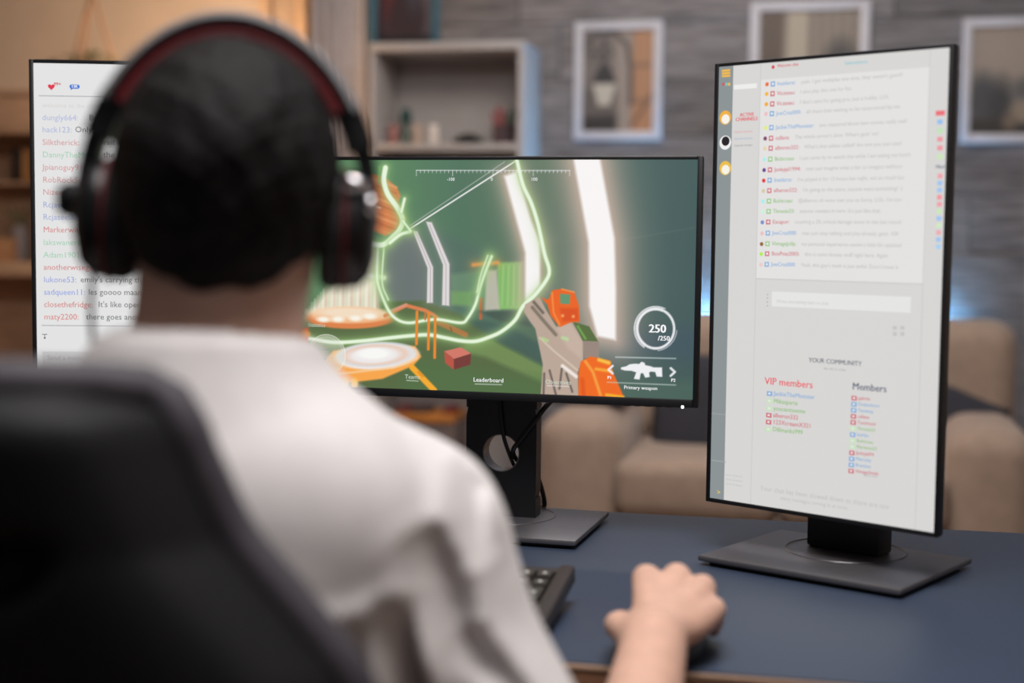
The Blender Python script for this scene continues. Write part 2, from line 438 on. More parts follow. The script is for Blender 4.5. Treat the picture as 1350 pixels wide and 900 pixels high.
def candle(x0, x1, ytop, col, label, nm):
    r = (x1-x0)/2*PXM; h = (188-ytop)*PXM
    base = wp(ws((x0+x1)/2, 186, .2)[0], .2, zsh)
    t = thing('candle', base, label, 'candle')
    part('wax', xf(g_lathe([(r*.96, 0), (r, .004), (r, h-.004), (r*.9, h), (r*.2, h-.006)], 20), I3, base), mat(nm, col, .5, var=.05), t)
    part('wick', xf(g_cyl(.0015, .012, 6), I3, base+np.array([0, 0, h-.007])), M_black, t)
candle(511, 526, 158, rgb(168, 112, 104), 'short dusty pink candle on the white shelf', 'wax_pink')
candle(543, 557, 158, rgb(196, 170, 150), 'beige candle beside the teal stoppered bottle', 'wax_beige')
candle(562, 580, 158, rgb(226, 214, 204), 'wide off white candle on the white shelf', 'wax_white')
b0 = wp(ws(535, 186, .13)[0], .13, zsh)
t = thing('bottle', b0, 'slim green glass bottle with a dark teal round stopper', 'bottle')
M_bg = mat('green_glass', rgb(92, 108, 92), .2); M_teal = mat('teal_glaze', rgb(14, 66, 66), .3)
part('body', xf(g_lathe([(.016, 0), (.02, .004), (.02, .05), (.009, .064), (.008, .08)], 18), I3, b0), M_bg, t)
part('stopper', xf(g_lathe([(.006, .078), (.017, .084), (.022, .1), (.02, .122), (.008, .138)], 18), I3, b0), M_teal, t)
b0 = wp(ws(617, 186, .2)[0], .2, zsh)
t = thing('bowl', b0, 'low black bowl with dark pebbles on the white shelf', 'bowl')
part('dish', xf(g_lathe([(.03, 0), (.05, .008), (.058, .02), (.054, .02), (.045, .01)], 24), I3, b0), M_black, t)
M_peb = mat('dark_pebble', rgb(40, 44, 40), .6, var=.3)
for k in range(9):
    a = k*2.4; q = .012+.0036*k; part('pebble', xf(g_lathe([(.001, -.008), (.008, -.006), (.012, 0), (.008, .006), (.001, .008)], 10), I3, b0+np.array([q*math.cos(a), q*math.sin(a), .021+.014*(1-k/9)])), M_peb, t)
b0 = wp(ws(664, 186, .2)[0], .2, zsh)
t = thing('pencil_cup', b0, 'dark plum pencil cup holding red and green pens', 'cup')
part('cup', xf(g_lathe([(.03, 0), (.036, .003), (.04, .07), (.036, .07), (.03, .01)], 20), I3, b0), mat('plum_glaze', rgb(66, 50, 58), .5), t)
for k, c in enumerate([(150, 34, 44), (160, 40, 48), (150, 34, 44), (30, 66, 48), (34, 76, 50), (40, 44, 60)]):
    dx = (-.022+.0095*k); part('pen', g_tube([b0+np.array([dx*.5, 0, .012]), b0+np.array([dx*1.9, .005*(k % 2), .115+.01*((k*2) % 3)])], .005, 8), mat('pen_%d' % c[0], rgb(*c), .4), t)
# on lower boards: orange folder with small books, boxes
sm, _ = ws(562, 545, .22)
zz = ws(562, 556, .26)[1]
zlow = [b for b in boards if b < zz-.03][0]
for o_ in [o_ for o_ in unit.children if o_.name.startswith('shelf_board') and zz-.03 <= max(v.co.z for v in o_.data.vertices) < zz+.14]: bpy.data.objects.remove(o_)
bx = solo('storage_box', wbox(sm-.12, sm+.115, .05, .27, zlow, zz, .004), mat('grey_card', rgb(120, 106, 102), .8), wp(sm, .16, zlow), 'grey storage box under the orange tray on the shelf unit', 'box')
solo('tray', wbox(sm-.118, sm+.112, .05, .28, zz, zz+.028, .004), mat('orange_lacquer', rgb(206, 132, 60), .5), wp(sm, .16, zz), 'orange tray lying on a grey box in the shelf unit', 'tray')
for dx, w, c, l in ((-.085, .05, (120, 60, 62), 'small dull red box at one end of the orange tray'), (-.02, .07, (84, 66, 66), 'flat dark brown box in the middle of the orange tray'), (.085, .035, (128, 40, 36), 'tiny bright red box at the far end of the orange tray')):
    solo('small_box', wbox(sm+dx-w/2, sm+dx+w/2, .14, .24, zz+.028, zz+.05, .004), mat('sb%d' % c[1], rgb(*c), .7), wp(sm+dx, .19, zz+.028), l, 'box')
for k in range(5):
    z_ = boards[1] if len(boards) > 1 else zsh
    c = [(150, 70, 60), (60, 90, 110), (200, 180, 140), (90, 110, 80), (70, 60, 90)][k]
    solo('book', wbox(sl+.05+k*.03, sl+.076+k*.03, .06, .24, z_, z_+.19-.012*(k % 3), .002), mat('book%d' % k, rgb(*c), .7), wp(sl+.063+k*.03, .15, z_), ['brick red', 'slate blue', 'cream', 'sage green', 'violet grey'][k]+' book standing on the middle shelf board', 'book', 'books on the white shelf unit')

# ------------------------------------------------------------------ pictures
M_print = attr_mat('printed_photo', False)
def frame(px, inner, t, fr_mat, pt, label, group=None, depth=.018, h_over=None):
    x0, y0, x1, y1 = px
    s0, z1 = ws(x0, (y0+y1)/2, t)[0], ws((x0+x1)/2, y0, t)[1]
    s1, z0 = ws(x1, (y0+y1)/2, t)[0], ws((x0+x1)/2, y1, t)[1]
    w = inner*5.1/F
    r = thing('picture_frame', wp((s0+s1)/2, t, z0), label, 'picture frame', group)
    for q in ((s0, s0+w, z0, z1), (s1-w, s1, z0, z1)): part('rail', wbox(q[0], q[1], t-depth, t+.004, q[2], q[3], .002), fr_mat, r)
    for q in ((s0+w, s1-w, z0, z0+w), (s0+w, s1-w, z1-w, z1)): part('rail', wbox(q[0], q[1], t-depth, t+.004, q[2], q[3], .002), fr_mat, r)
    part('back_board', wbox(s0+w*.5, s1-w*.5, t-depth, t-depth+.006, z0+w*.5, z1-w*.5), M_black, r)
    picture('print', pt, wp(s0+w*.9, t-depth+.008, z1-w*.9), A_, (0, 0, 1), s1-s0-1.8*w, z1-z0-1.8*w, M_print, r)
M_frame = mat('white_frame', rgb(206, 204, 210), .5, var=.04)
# street lantern print
p = Paint(72, 104, (138, 126, 120))
p.poly([(0, 0), (30, 0), (30, 60), (0, 60)], (120, 112, 108), soft=4)
p.poly([(50, 0), (72, 0), (72, 104), (48, 104)], (178, 132, 98), soft=2)
p.poly([(34, 0), (48, 0), (48, 104), (36, 104)], (156, 144, 136), soft=2)
p.poly([(0, 58), (34, 62), (34, 104), (0, 104)], (98, 90, 86), soft=4)
p.line([(2, 14), (14, 4), (32, 3), (44, 16), (48, 40), (48, 75)], 4, (70, 64, 64), soft=1.5)
p.line([(22, 10), (22, 40)], 3, (60, 56, 58), soft=1.5)
for k in range(5): p.ell((6+k*5, 20+(k*7) % 13), 4, 4, (82, 78, 74), ring=2, soft=1.5)
p.poly([(14, 44), (30, 44), (34, 54), (10, 54)], (40, 38, 42), soft=1.2)
p.poly([(17, 36), (27, 36), (30, 44), (14, 44)], (46, 44, 48), soft=1.2)
p.poly([(11, 54), (33, 54), (28, 76), (16, 76)], (196, 190, 178), soft=1.2)
p.poly([(0, 88), (34, 86), (34, 104), (0, 104)], (44, 40, 40), soft=3)
p.line([(70, 64), (50, 96)], 3, (110, 76, 56), soft=2); p.line([(50, 36), (66, 36)], 3, (120, 92, 74), soft=2); p.line([(50, 72), (66, 72)], 3, (120, 92, 74), soft=2)
frame((757, 28, 872, 184), 11, .040, M_frame, p, 'white framed photo of a street lantern on the plank wall')
p = Paint(90, 110, (150, 138, 124))
p.poly([(0, 0), (24, 0), (22, 110), (0, 110)], (86, 70, 60), soft=5)
p.poly([(25, 0), (44, 0), (42, 110), (24, 110)], (178, 166, 148), soft=3)
for k in range(5): p.line([(46+k*9, 0), (46+k*9, 80)], 3, (108, 98, 92), soft=2)
p.ell((72, 60), 14, 26, (62, 60, 58), soft=6); p.ell((66, 92), 26, 18, (74, 70, 64), soft=6); p.ell((8, 96), 14, 18, (60, 52, 46), soft=5)
frame((988, 1, 1146, 160), 12, .040, M_frame, p, 'white framed photo of a colonnade partly behind the upright monitor')
p = Paint(80, 110, (154, 142, 132))
p.ell((40, 20), 50, 30, (164, 150, 138), soft=20); p.ell((14, 74), 16, 26, (72, 74, 78), soft=6); p.ell((34, 84), 14, 30, (60, 60, 62), soft=6); p.ell((60, 64), 14, 12, (96, 94, 94), soft=6)
p.poly([(0, 92), (80, 96), (80, 110), (0, 110)], (52, 48, 46), soft=4); p.ell((58, 86), 14, 10, (150, 134, 116), soft=5); p.ell((44, 96), 8, 8, (120, 104, 90), soft=4)
frame((1268, 23, 1388, 188), 11, .040, M_frame, p, 'white framed photo of dark trees under a pale sky')
p = Paint(64, 90, (92, 66, 70))
p.poly([(4, 0), (30, 0), (18, 60), (8, 66)], (128, 58, 62), soft=4); p.poly([(44, 0), (64, 0), (64, 90), (50, 90)], (120, 110, 120), soft=3); p.ell((34, 62), 20, 30, (66, 46, 54), soft=4); p.ell((40, 22), 8, 30, (88, 96, 116), soft=4)
p.poly([(0, 80), (64, 80), (64, 90), (0, 90)], (46, 36, 42), soft=3)
for k in range(9): p.line([(0, 40+k*6), (64, 38+k*6)], 1, (110, 84, 88), .35, soft=.8)
p.im *= .72
frame((487, -62, 579, 66), 10, .26, mat('teal_frame', rgb(58, 96, 112), .5), p, 'teal framed dark picture standing on top of the white shelf unit')

# ------------------------------------------------------------------ sofa
TS = 1.22                                 # front of the seat, distance from the wall
sL, sR = ws(704, 600, TS)[0], ws(1372, 640, TS)[0]
z_arm = ws(1300, 562, TS-.06)[1]; z_seat = ws(880, 606, TS-.04)[1]; z_back = ws(1290, 421, .54)[1]; TB = .24
sofa = thing('sofa', wp((sL+sR)/2, .75, 0), 'beige upholstered two seat sofa below the pictures on the plank wall', 'sofa')
AW = .235
part('frame', wbox(sL+.03, sR-.03, .1+TB, TS-.05, .10, z_seat-.15, .02), M_sofa, sofa)
part('back_frame', wbox(sL+.05, sR-.05, .06+TB, .26+TB, .12, z_back-.06, .05, 4), M_sofa, sofa)
for a, b in ((sL, sL+AW), (sR-AW, sR)): part('armrest', wbox(a, b, .1+TB, TS, .10, z_arm, .085, 6), M_sofa, sofa, 180)
mid = (sL+AW+sR-AW)/2
for a, b in ((sL+AW-.01, mid-.004), (mid+.004, sR-AW+.01)):
    part('seat_cushion', wbox(a, b, .28+TB, TS+.01, z_seat-.16, z_seat, .045, 5), M_sofa, sofa, 180)
for a, b in ((sL+.1, mid-.004), (mid+.004, ws(1340, 480, .58)[0])):
    part('back_cushion', wbox(a, b, .22+TB, .42+TB, z_seat-.02, z_back, .075, 6), M_sofa, sofa, 180)
for a in (sL+.1, sR-.1):
    for t_ in (.18+TB, TS-.12): part('foot', xf(g_cyl(.022, .1, 14, .028), I3, wp(a, t_, 0)), M_black, sofa)
def cushion(x, y, t, w, h, tilt, lean, label):
    s_, z_ = ws(x, y, t); base = wp(s_, t, z_)
    solo('cushion', xf(g_pillow(w, h, .14), RW@Rx(-lean)@Ry(tilt), base), M_dark, base-np.array([0, 0, h/2]), label, 'cushion', smooth=180)
cushion(935, 541, .77, .36, .36, .06, .22, 'charcoal square cushion leaning on the sofa back between the monitors')
cushion(1232, 578, .80, .36, .34, .35, .25, 'charcoal cushion tucked against the sofa armrest, tilted')
g = wbox(sL-.012+.02, sL+AW-.02, .5, TS-.2, z_arm+.001, z_arm+.03, .012, 3)
solo('throw', g, M_dark, wp(sL+.1, .6, z_arm), 'dark folded throw lying on the armrest beside the shelf unit', 'throw')

# LED strip on the wall behind the sofa
M_led = mat('blue_led', rgb(120, 190, 255), .5, emit=(.20, .56, 1.0), estr=560)
zl = z_back-.07
led = thing('led_strip', wp((sL+sR)/2, .03, zl), 'glowing blue light strip on the plank wall behind the sofa', 'light strip')
part('channel', wbox(sL+.10, sR-.12, .020, .036, zl-.02, zl-.004, .002), M_white, led)
part('diffuser', wbox(sL+.11, sR-.13, .024, .034, zl-.004, zl+.004, .001), M_led, led)

# ------------------------------------------------------------------ oak bookcase at the left with things in it
YB = 4.95
xl, xr = at(-150, 200, YB)[0], at(70, 200, YB)[0]; zt = at(20, 126, YB)[2]
bc = thing('bookcase', ((xl+xr)/2, YB+.14, 0), 'oak bookcase half hidden by the upright white chat monitor', 'bookcase')
def bbox(x0, x1, y0, y1, z0, z1, bev=.002): return xf(g_box(x1-x0, y1-y0, z1-z0, bev), I3, ((x0+x1)/2, (y0+y1)/2, (z0+z1)/2))
for a in (xl, xr-.02): part('side_panel', bbox(a, a+.02, YB, YB+.28, 0, zt), M_wood, bc)
part('back_panel', bbox(xl+.02, xr-.02, YB+.27, YB+.28, 0, zt), M_wood, bc)
z_t2 = at(20, 176, YB)[2]
part('top_drawer', bbox(xl+.02, xr-.02, YB-.002, YB+.27, z_t2, zt, .004), M_wood, bc)
part('top_panel', bbox(xl-.01, xr+.01, YB-.01, YB+.28, zt, zt+.02, .003), M_wood, bc)
zs1 = at(20, 238, YB)[2]; zs2 = at(20, 345, YB)[2]
part('shelf_board', bbox(xl+.02, xr-.02, YB+.1, YB+.27, zs1-.012, zs1), M_wood, bc)
part('shelf_board', bbox(xl+.02, xr-.02, YB, YB+.27, zs2-.05, zs2), M_wood, bc)
part('shelf_board', bbox(xl+.02, xr-.02, YB, YB+.27, zs2-.42, zs2-.40), M_wood, bc)
x_a, x_b = at(20, 210, YB+.15)[0], at(32, 210, YB+.15)[0]
sp = thing('small_box', ((x_a+x_b)/2+.02, YB+.17, zs1), 'small black box, one side amber for warm light, on the upper bookcase shelf', 'box')
part('body', bbox(x_a, x_b, YB+.12, YB+.22, zs1, zs1+.115, .004), M_black, sp)
part('face', bbox(x_b, x_b+.03, YB+.118, YB+.222, zs1, zs1+.115, .004), mat('amber_light', rgb(214, 150, 84), .5), sp)  # amber part stands for warm light on the black box's side
b0 = np.array([at(26, 300, YB+.12)[0], YB+.12, zs2])
t = thing('vase', b0, 'grey stoneware vase on the middle bookcase shelf', 'vase')
M_vase = mat('grey_stoneware', rgb(146, 134, 130), .7)
part('body', xf(g_lathe([(.025, 0), (.033, .01), (.036, .06), (.03, .11), (.026, .125), (.022, .12)], 20), I3, b0), M_vase, t)
for k in range(5): part('stem', g_tube(spline([b0+np.array([0, 0, .1]), b0+np.array([.012*(k-2), .006*k-.01, .15]), b0+np.array([.026*(k-2), .01*k-.02, .19])], 4), .003, 6), M_leaf, t)
solo('storage_box', bbox(xl+.06, at(10, 300, YB)[0], YB+.04, YB+.22, zs2, zs2+.08), mat('tan_card', rgb(186, 132, 88), .8), ((xl+.12), YB+.13, zs2), 'tan card box beside the grey vase in the bookcase', 'box')

# hanging planter
hook = at(121, -14, 5.05); pot = at(118, 92, 5.05)
hp = thing('hanging_planter', pot-np.array([0, 0, .1]), 'trailing plant in a pot hung by jute strings above the white chat monitor', 'planter')
part('pot', xf(g_lathe([(.04, -.09), (.065, -.07), (.085, .0), (.09, .012), (.08, .012), (.074, .0)], 22), I3, pot), mat('terracotta', rgb(178, 120, 84), .8), hp)
top = np.array([hook[0], 4.4, 2.3])
for k in range(3):
    a = k*2.094+.5; e = pot+np.array([.088*math.cos(a), .088*math.sin(a), .01]); part('string', g_tube([e, hook, np.array([hook[0], hook[1], 2.60])], .0045, 6), M_string, hp)
V = []; Fc = []
rl = random.Random(5)
for k in range(260):
    a = rl.uniform(0, 6.28); q = rl.uniform(.0, .15); dz = .07*(1-q/.16)*rl.random()+.006-.5*max(0, q-.1)
    c = pot+np.array([q*1.35*math.cos(a), q*math.sin(a), dz]); l = rl.uniform(.008, .016); th = rl.uniform(0, 6.28); el = rl.uniform(-.6, .8)
    d = np.array([math.cos(th)*math.cos(el), math.sin(th)*math.cos(el), math.sin(el)]); w = np.cross(d, [0, 0, 1.]); w /= np.linalg.norm(w); up = np.cross(w, d)
    i = len(V); V += [c-d*l, c+w*l*.5+up*.002, c+d*l, c-w*l*.5+up*.002]; Fc += [(i, i+1, i+2), (i, i+2, i+3)]
o = part('foliage', (np.array(V), Fc), M_leaf, hp, 0); o['kind'] = 'stuff'

# wall lamp behind the head
lp = at(255, 110, 5.12)
lamp = thing('wall_lamp', lp, 'warm glowing globe lamp on the plaster wall', 'lamp')
M_globe = mat('lamp_globe', rgb(255, 220, 170), .4, emit=(1.0, .62, .34), estr=5)
part('globe', xf(g_lathe([(.02, -.085), (.05, -.07), (.078, -.03), (.085, .0), (.078, .03), (.05, .07), (.02, .085)], 24), I3, lp), M_globe, lamp)
part('arm', g_tube([lp+np.array([0, 0, -.08]), lp-N_*.05+np.array([0, 0, -.12]), lp-N_*(float((lp-W0)@N_)-.05)+np.array([0, 0, -.12])], .008, 8), M_black, lamp)
pl = bpy.data.lights.new('lamp_bulb', 'POINT'); pl.energy = 17; pl.color = (1.0, .66, .40); pl.shadow_soft_size = .09
plo = bpy.data.objects.new('lamp_bulb', pl); COL.objects.link(plo); plo.location = tuple(lp+np.array([0, -.12, 0]))

# ================================================================== DESK
DY = 0.214
DXv = np.array([math.cos(DY), -math.sin(DY), 0]); DYv = np.array([math.sin(DY), math.cos(DY), 0]); RD = Rz(-DY)
D0 = np.array([0, 1.301, .75])            # on the near edge
DEPTH = (2.0408-1.3012)*math.cos(DY)
def dp(u, v, z): return D0+DXv*u+DYv*v+np.array([0, 0, z])
def dbox(u0, u1, v0, v1, z0, z1, bev=0., seg=2): return xf(g_box(u1-u0, v1-v0, z1-z0, bev, seg), RD, dp((u0+u1)/2, (v0+v1)/2, (z0+z1)/2))
M_top = mat('blue_laminate', rgb(54, 64, 82), .42, var=.05, scale=3, spec=.4)
M_edge = mat('desk_edge', rgb(168, 138, 116), .5)
M_dwood = mat('desk_wood', rgb(126, 88, 64), .6, var=.12, scale=10, stretch=(1, 10, 10))
desk = thing('desk', dp(-.05, DEPTH/2, -.75), 'desk with a dark blue top and brown wooden front edge', 'desk')
U0, U1 = -1.15, 1.0
part('desktop', dbox(U0, U1, 0, DEPTH, -.034, -.007, .002), M_dwood, desk)
part('edge_band', dbox(U0-.001, U1+.001, -.0015, DEPTH+.001, -.007, -.002, .0012), M_edge, desk)
part('surface', dbox(U0+.001, U1-.001, .0005, DEPTH-.001, -.002, 0, .0005), M_top, desk)
for u in (U0+.06, U1-.06):
    for v in (.06, DEPTH-.06): part('leg', dbox(u-.03, u+.03, v-.03, v+.03, -.75, -.034, .004), M_black, desk)
part('apron', dbox(U0+.09, U1-.09, DEPTH-.07, DEPTH-.05, -.2, -.034), M_dwood, desk)

# ================================================================== MONITORS
SW, SH = .527, .2965
M_bez = mat('monitor_black', rgb(17, 17, 20), .42, var=.06)
M_base = mat('base_grey', rgb(98, 96, 100), .38, metal=.55, var=.05, scale=60)
M_base_u = mat('base_under', rgb(24, 24, 26), .5)
M_cable = mat('cable_rubber', rgb(18, 18, 20), .5)
class Mon: pass
def monitor(c, yaw, tilt, w, h, chin, base_c, base_yaw, col_off, label, hole=False):
    m = Mon(); m.c = np.array(c); m.w, m.h = w, h
    m.ex = np.array([math.cos(yaw), -math.sin(yaw), 0]); m.n = np.array([-math.sin(yaw), -math.cos(yaw), 0])
    m.ez = np.array([0, 0, 1.])*math.cos(tilt)-m.n*math.sin(tilt)
    m.P = lambda u, v, d=0.: m.c+m.ex*u+m.ez*v+m.n*d
    m.R = np.stack([m.ex, -m.n, m.ez], 1)        # local x right, y away from viewer, z up
    l, r, t, b = chin
    bc_ = np.array([base_c[0], base_c[1], .75])
    m.root = root = thing('monitor', bc_, label, 'monitor')
    def lb(u0, u1, v0, v1, d0, d1, bev=.0, seg=2): return xf(g_box(u1-u0, abs(d1-d0), v1-v0, bev, seg), m.R, m.P((u0+u1)/2, (v0+v1)/2, (d0+d1)/2))
    m.lb = lb
    W, H = w/2, h/2
    bez = part('bezel', cat(lb(-W-l, -W, -H-b, H+t, -.011, .0015, .0012), lb(W, W+r, -H-b, H+t, -.011, .0015, .0012), lb(-W, W, H, H+t, -.011, .0015, .0012), lb(-W, W, -H-b, -H, -.011, .0015, .0012)), M_bez, root)
    part('back_shell', cat(lb(-W-l, W+r, -H-b, H+t, -.015, -.008, .003), lb(-W*.72, W*.72, -H*.72, H*.72, -.05, -.012, .012, 3)), M_bez, root)
    m.screen = part('screen', lb(-W, W, -H, H, -.008, 0), emat('screen_black', (0, 0, 0), 0), root)
    # stand
    bR = Rz(-base_yaw)
    BW, BD = .2542, .2028
    pl_ = part('base_plate', xf(g_box(BW, BD, .007, .0022, 2), bR, bc_+np.array([0, 0, .0085])), M_base, root)
    part('base_foot', xf(g_box(BW-.02, BD-.02, .0048, .001, 1), bR, bc_+np.array([0, 0, .0025])), M_base_u, pl_)
    cu, cd = col_off
    cc = m.c+m.ex*cu+m.n*cd; cc[2] = 0
    zt_ = c[2]+.06; zb_ = .762; cw, ct = .0965, .030
    part('swivel_ring', xf(g_lathe([(.070, 0), (.0725, .0006), (.072, .0012), (.0705, .0012), (.070, 0)], 48), I3, np.array([cc[0]-m.n[0]*.01, cc[1]-m.n[1]*.01, .7618])), M_base, pl_, label='fine bright ring inset in the base')
    if hole:
        hz = onplane(661, 597, cc, m.n)[2]-zb_; hr = .0253
        N = 48; a = [2*math.pi*k/N+math.pi/4 for k in range(N)]
        zlo, zhi = hz-.06, hz+.06
        inn = [(hr*math.cos(x), hz+hr*math.sin(x)) for x in a]; out = []
        for x in a:
            cx, sx = math.cos(x), math.sin(x); f = min((cw/2)/max(abs(cx), 1e-6), .06/max(abs(sx), 1e-6)); out.append((f*cx, hz+f*sx))
        V = []; Fc = []
        for (x, z) in inn: V += [(x, 0, z), (x, ct, z)]
        for (x, z) in out: V += [(x, 0, z), (x, ct, z)]
        o = 2*N
        for k in range(N):
            k2 = (k+1) % N
            Fc += [(2*k, 2*k2, o+2*k2, o+2*k), (2*k+1, o+2*k+1, o+2*k2+1, 2*k2+1), (2*k, 2*k+1, 2*k2+1, 2*k2), (o+2*k, o+2*k2, o+2*k2+1, o+2*k+1)]
        g = (np.array(V), Fc)
        g = cat(g, xf(g_box(cw, ct, zlo), I3, (0, ct/2, zlo/2)), xf(g_box(cw, ct, zt_-zb_-zhi), I3, (0, ct/2, (zhi+zt_-zb_)/2)))
        colm = part('column', xf(g, m.R*1.0 if tilt == 0 else np.stack([m.ex, -m.n, [0, 0, 1]], 1), (cc[0], cc[1], zb_)), M_bez, root)
        g = g_lathe([(hr-.0012, 0), (hr+.0002, 0), (hr+.0002, ct), (hr-.0012, ct), (hr-.0012, 0)], 48)
        part('hole_liner', xf(xf(g, Rx(-math.pi/2)), np.stack([m.ex, -m.n, [0, 0, 1]], 1), (cc[0], cc[1], zb_+hz)), mat('liner_metal', rgb(120, 118, 120), .3, metal=.8), colm, label='brushed metal ring lining the cable hole')
    else:
        part('column', xf(g_box(cw, ct*1.25, zt_-zb_, .004), np.stack([m.ex, -m.n, [0, 0, 1]], 1), (cc[0]-m.n[0]*ct*.6, cc[1]-m.n[1]*ct*.6, (zb_+zt_)/2)), M_bez, root)
    part('mount', lb(cu-.055, cu+.055, -.055, .055, cd-.012, -.045, .006), M_bez, root)
    return m
LBL_G = 'black wide monitor showing a neon shooter game on the blue desk'
mg = monitor((-.0305, 1.846, CZ-.052), .2372, .0142, SW, SH, (.0067, .0067, .0046, .0105), (-.0141, 1.8878), .272, (0.002, -.066), LBL_G, True)
mr = monitor((.3569, 1.6673, CZ-.0567), .7408, .0005, SH, SW, (.006, .0045, .0042, .0052), (.3849, 1.6847), .6769, (.0, -.062), 'upright black monitor with grey sidebar and community member lists on white')
LZ = CZ-.0567
lc = onplane(44, 83, (0, 1.78, 0), np.array([0, 1., 0])); LYAW = -.06
lex = np.array([math.cos(LYAW), -math.sin(LYAW), 0])
lcc = lc+lex*SH/2; lcc[2] = lc[2]-SW/2
ml = monitor(tuple(lcc), LYAW, 0.0, SH, SW, (.0055, .0055, .0046, .0055), (lcc[0], lcc[1]+.045), LYAW, (.0, -.06), 'upright black monitor with a white chat list, half behind the head')

def uv(m, x, y):
    p = onplane(x, y, m.c, m.n)-m.c; return float(p@m.ex), float(p@m.ez)
def rect_px(m, x0, y0, x1, y1, d):
    a, b = uv(m, x0, y0), uv(m, x1, y1); return rect_uv(m, a[0], b[1], b[0], a[1], d)
def rect_uv(m, u0, v0, u1, v1, d): return np.array([m.P(u0, v0, d), m.P(u1, v0, d), m.P(u1, v1, d), m.P(u0, v1, d)]), [(0, 1, 2, 3)]
def disc_px(m, x, y, r, d, n=20, a0=0., a1=2*math.pi):
    u, v = uv(m, x, y); return np.array([m.P(u+r*math.cos(a0+(a1-a0)*k/n), v+r*math.sin(a0+(a1-a0)*k/n), d) for k in range(n)]), [tuple(range(n))]
def ttl(m, s, x, y, cap, d=.0006, bold=0., align='LEFT'):
    """lettering whose capitals are cap metres tall, centred on pixel row y"""
    u, v = uv(m, x, y); V, Fc = text_geo(s, cap/.70, bold, align)
    return m.P(0, 0)[None]*0+np.array([m.P(u+q[0], v+q[1], d) for q in V]).reshape(-1, 3), Fc
class Layers:
    """flat print on a screen, gathered by colour"""
    def __init__(s, m): s.m = m; s.d = {}
    def add(s, name, col, *gs, k=1.): s.d.setdefault((name, col, k), []).extend(g for g in gs if len(g[0]))
    def flush(s):
        for (nm, col, k), gs in s.d.items(): part(nm, cat(*gs), emat('px_%02x%02x%02x_%d' % (*col, int(k*100)), rgb(*col), k), s.m.screen, 0)['kind'] = 'stuff'

# ---------------- game picture, painted in numpy
GW, GH = 600, 338
def gp(x, y):
    u, v = uv(mg, x, y); return ((u+SW/2)/SW*(GW-1), (SH/2-v)/SH*(GH-1))
def gl(*pts): return [gp(x, y) for x, y in pts]
K = GW/525.
g = Paint(GW, GH)
X = g.X/(GW-1); Yn = g.Y/(GH-1)
stops = np.array([[0, 92, 132, 92], [.25, 84, 128, 90], [.42, 76, 112, 90], [.62, 80, 108, 88], [.78, 72, 98, 92], [1, 60, 86, 86]])
for c_ in range(3): g.im[..., c_] = np.interp(X, stops[:, 0], stops[:, c_+1])/255.
g.im *= (1.02-.12*np.clip(Yn-.5, 0, 1))[..., None]
g.poly(gl((500, 322), (545, 300), (566, 345), (566, 402), (500, 402)), (104, 112, 114), .9, 9)
g.poly(gl((560, 300), (640, 330), (640, 420), (560, 398)), (78, 104, 98), .6, 9)
g.poly(gl((380, 440), (500, 398), (560, 396), (640, 428), (716, 470), (716, 530), (380, 530)), (82, 102, 62), 1, 2.5)
g.poly(gl((630, 445), (650, 448), (720, 482), (720, 506), (640, 470), (600, 462)), (116, 146, 84), .8, 4)
g.poly(gl((540, 470), (716, 500), (716, 530), (520, 530)), (76, 112, 66), .6, 12)
g.poly(gl((610, 420), (660, 425), (716, 455), (716, 482), (660, 452)), (62, 90, 84), .9, 4)
g.poly(gl((800, 440), (930, 430), (930, 475), (800, 470)), (58, 80, 96), .6, 14)
g.poly(gl((800, 500), (930, 500), (930, 535), (800, 535)), (72, 102, 88), .6, 10)
g.line(gl((810, 318), (915, 300)), 1, (88, 112, 108), .5, 1.5)
# green room far behind
g.poly(gl((594, 362), (690, 346), (690, 408), (640, 412), (596, 400)), (104, 142, 110), .75, 4)
g.poly(gl((656, 346), (690, 345), (690, 408), (656, 408)), (134, 196, 104), .9, 2.5)
g.poly(gl((594, 384), (622, 384), (622, 402), (594, 402)), (110, 160, 92), .8, 3)
for k in range(8): g.line(gl((660+k*3.6, 350), (658+k*3.8, 402)), 1.4, (166, 214, 130) if k % 2 else (112, 176, 90), .6, 1)
g.poly(gl((641, 356), (655, 356), (659, 408), (639, 410)), (196, 190, 176), .9, 2.5)
g.line(gl((624, 349), (656, 346)), 4, (246, 150, 74), .9, 2, (230, 160, 80), 5, .5)
g.line(gl((634, 394), (634, 419)), 5, (190, 92, 52), .95, 1)
g.poly(gl((630, 410), (694, 408), (700, 430), (660, 424)), (60, 78, 72), .8, 3)
# pale pillars
pil1 = gl((664.7, 232), (681, 226), (700, 290), (712, 320), (712, 376), (696, 400), (692.6, 399), (692.6, 333)); pil2 = gl((754, 200), (789, 200), (810, 314), (812, 380), (812, 448), (788, 443), (777, 403), (776, 320))
for q, gw in ((pil1, 13), (pil2, 24)):
    d = np.maximum(g.pdist(q), 0); g.mix(np.exp(-(d/(gw*1.2))**1.3)*.85, (206, 180, 164))
for q in (pil1, pil2): g.poly(q, (255, 252, 252), 1, 2.6)
p1 = gl((544, 304), (550, 305), (571, 352), (571, 399), (563, 399), (563.6, 353)); p2_ = gl((561.5, 292), (569, 293), (592.6, 348), (592.6, 403), (583, 402), (584, 349))
for q in (p1, p2_):
    d = np.maximum(g.pdist(q), 0); g.mix(np.exp(-d/6.)*.4, (160, 154, 146)); g.poly(q, (226, 220, 222), 1, 1)
for a, b, c_ in (((548, 306), (567.5, 353), (567.5, 398)), ((566, 296), (588, 349), (588, 402))): g.line(gl(a, b, c_), .8, (150, 142, 146), .8, .6)
g.line(gl((541, 301), (681, 211)), 2.0, (250, 246, 246)); g.line(gl((541, 297), (665, 213)), 1.0, (206, 206, 206), .8)
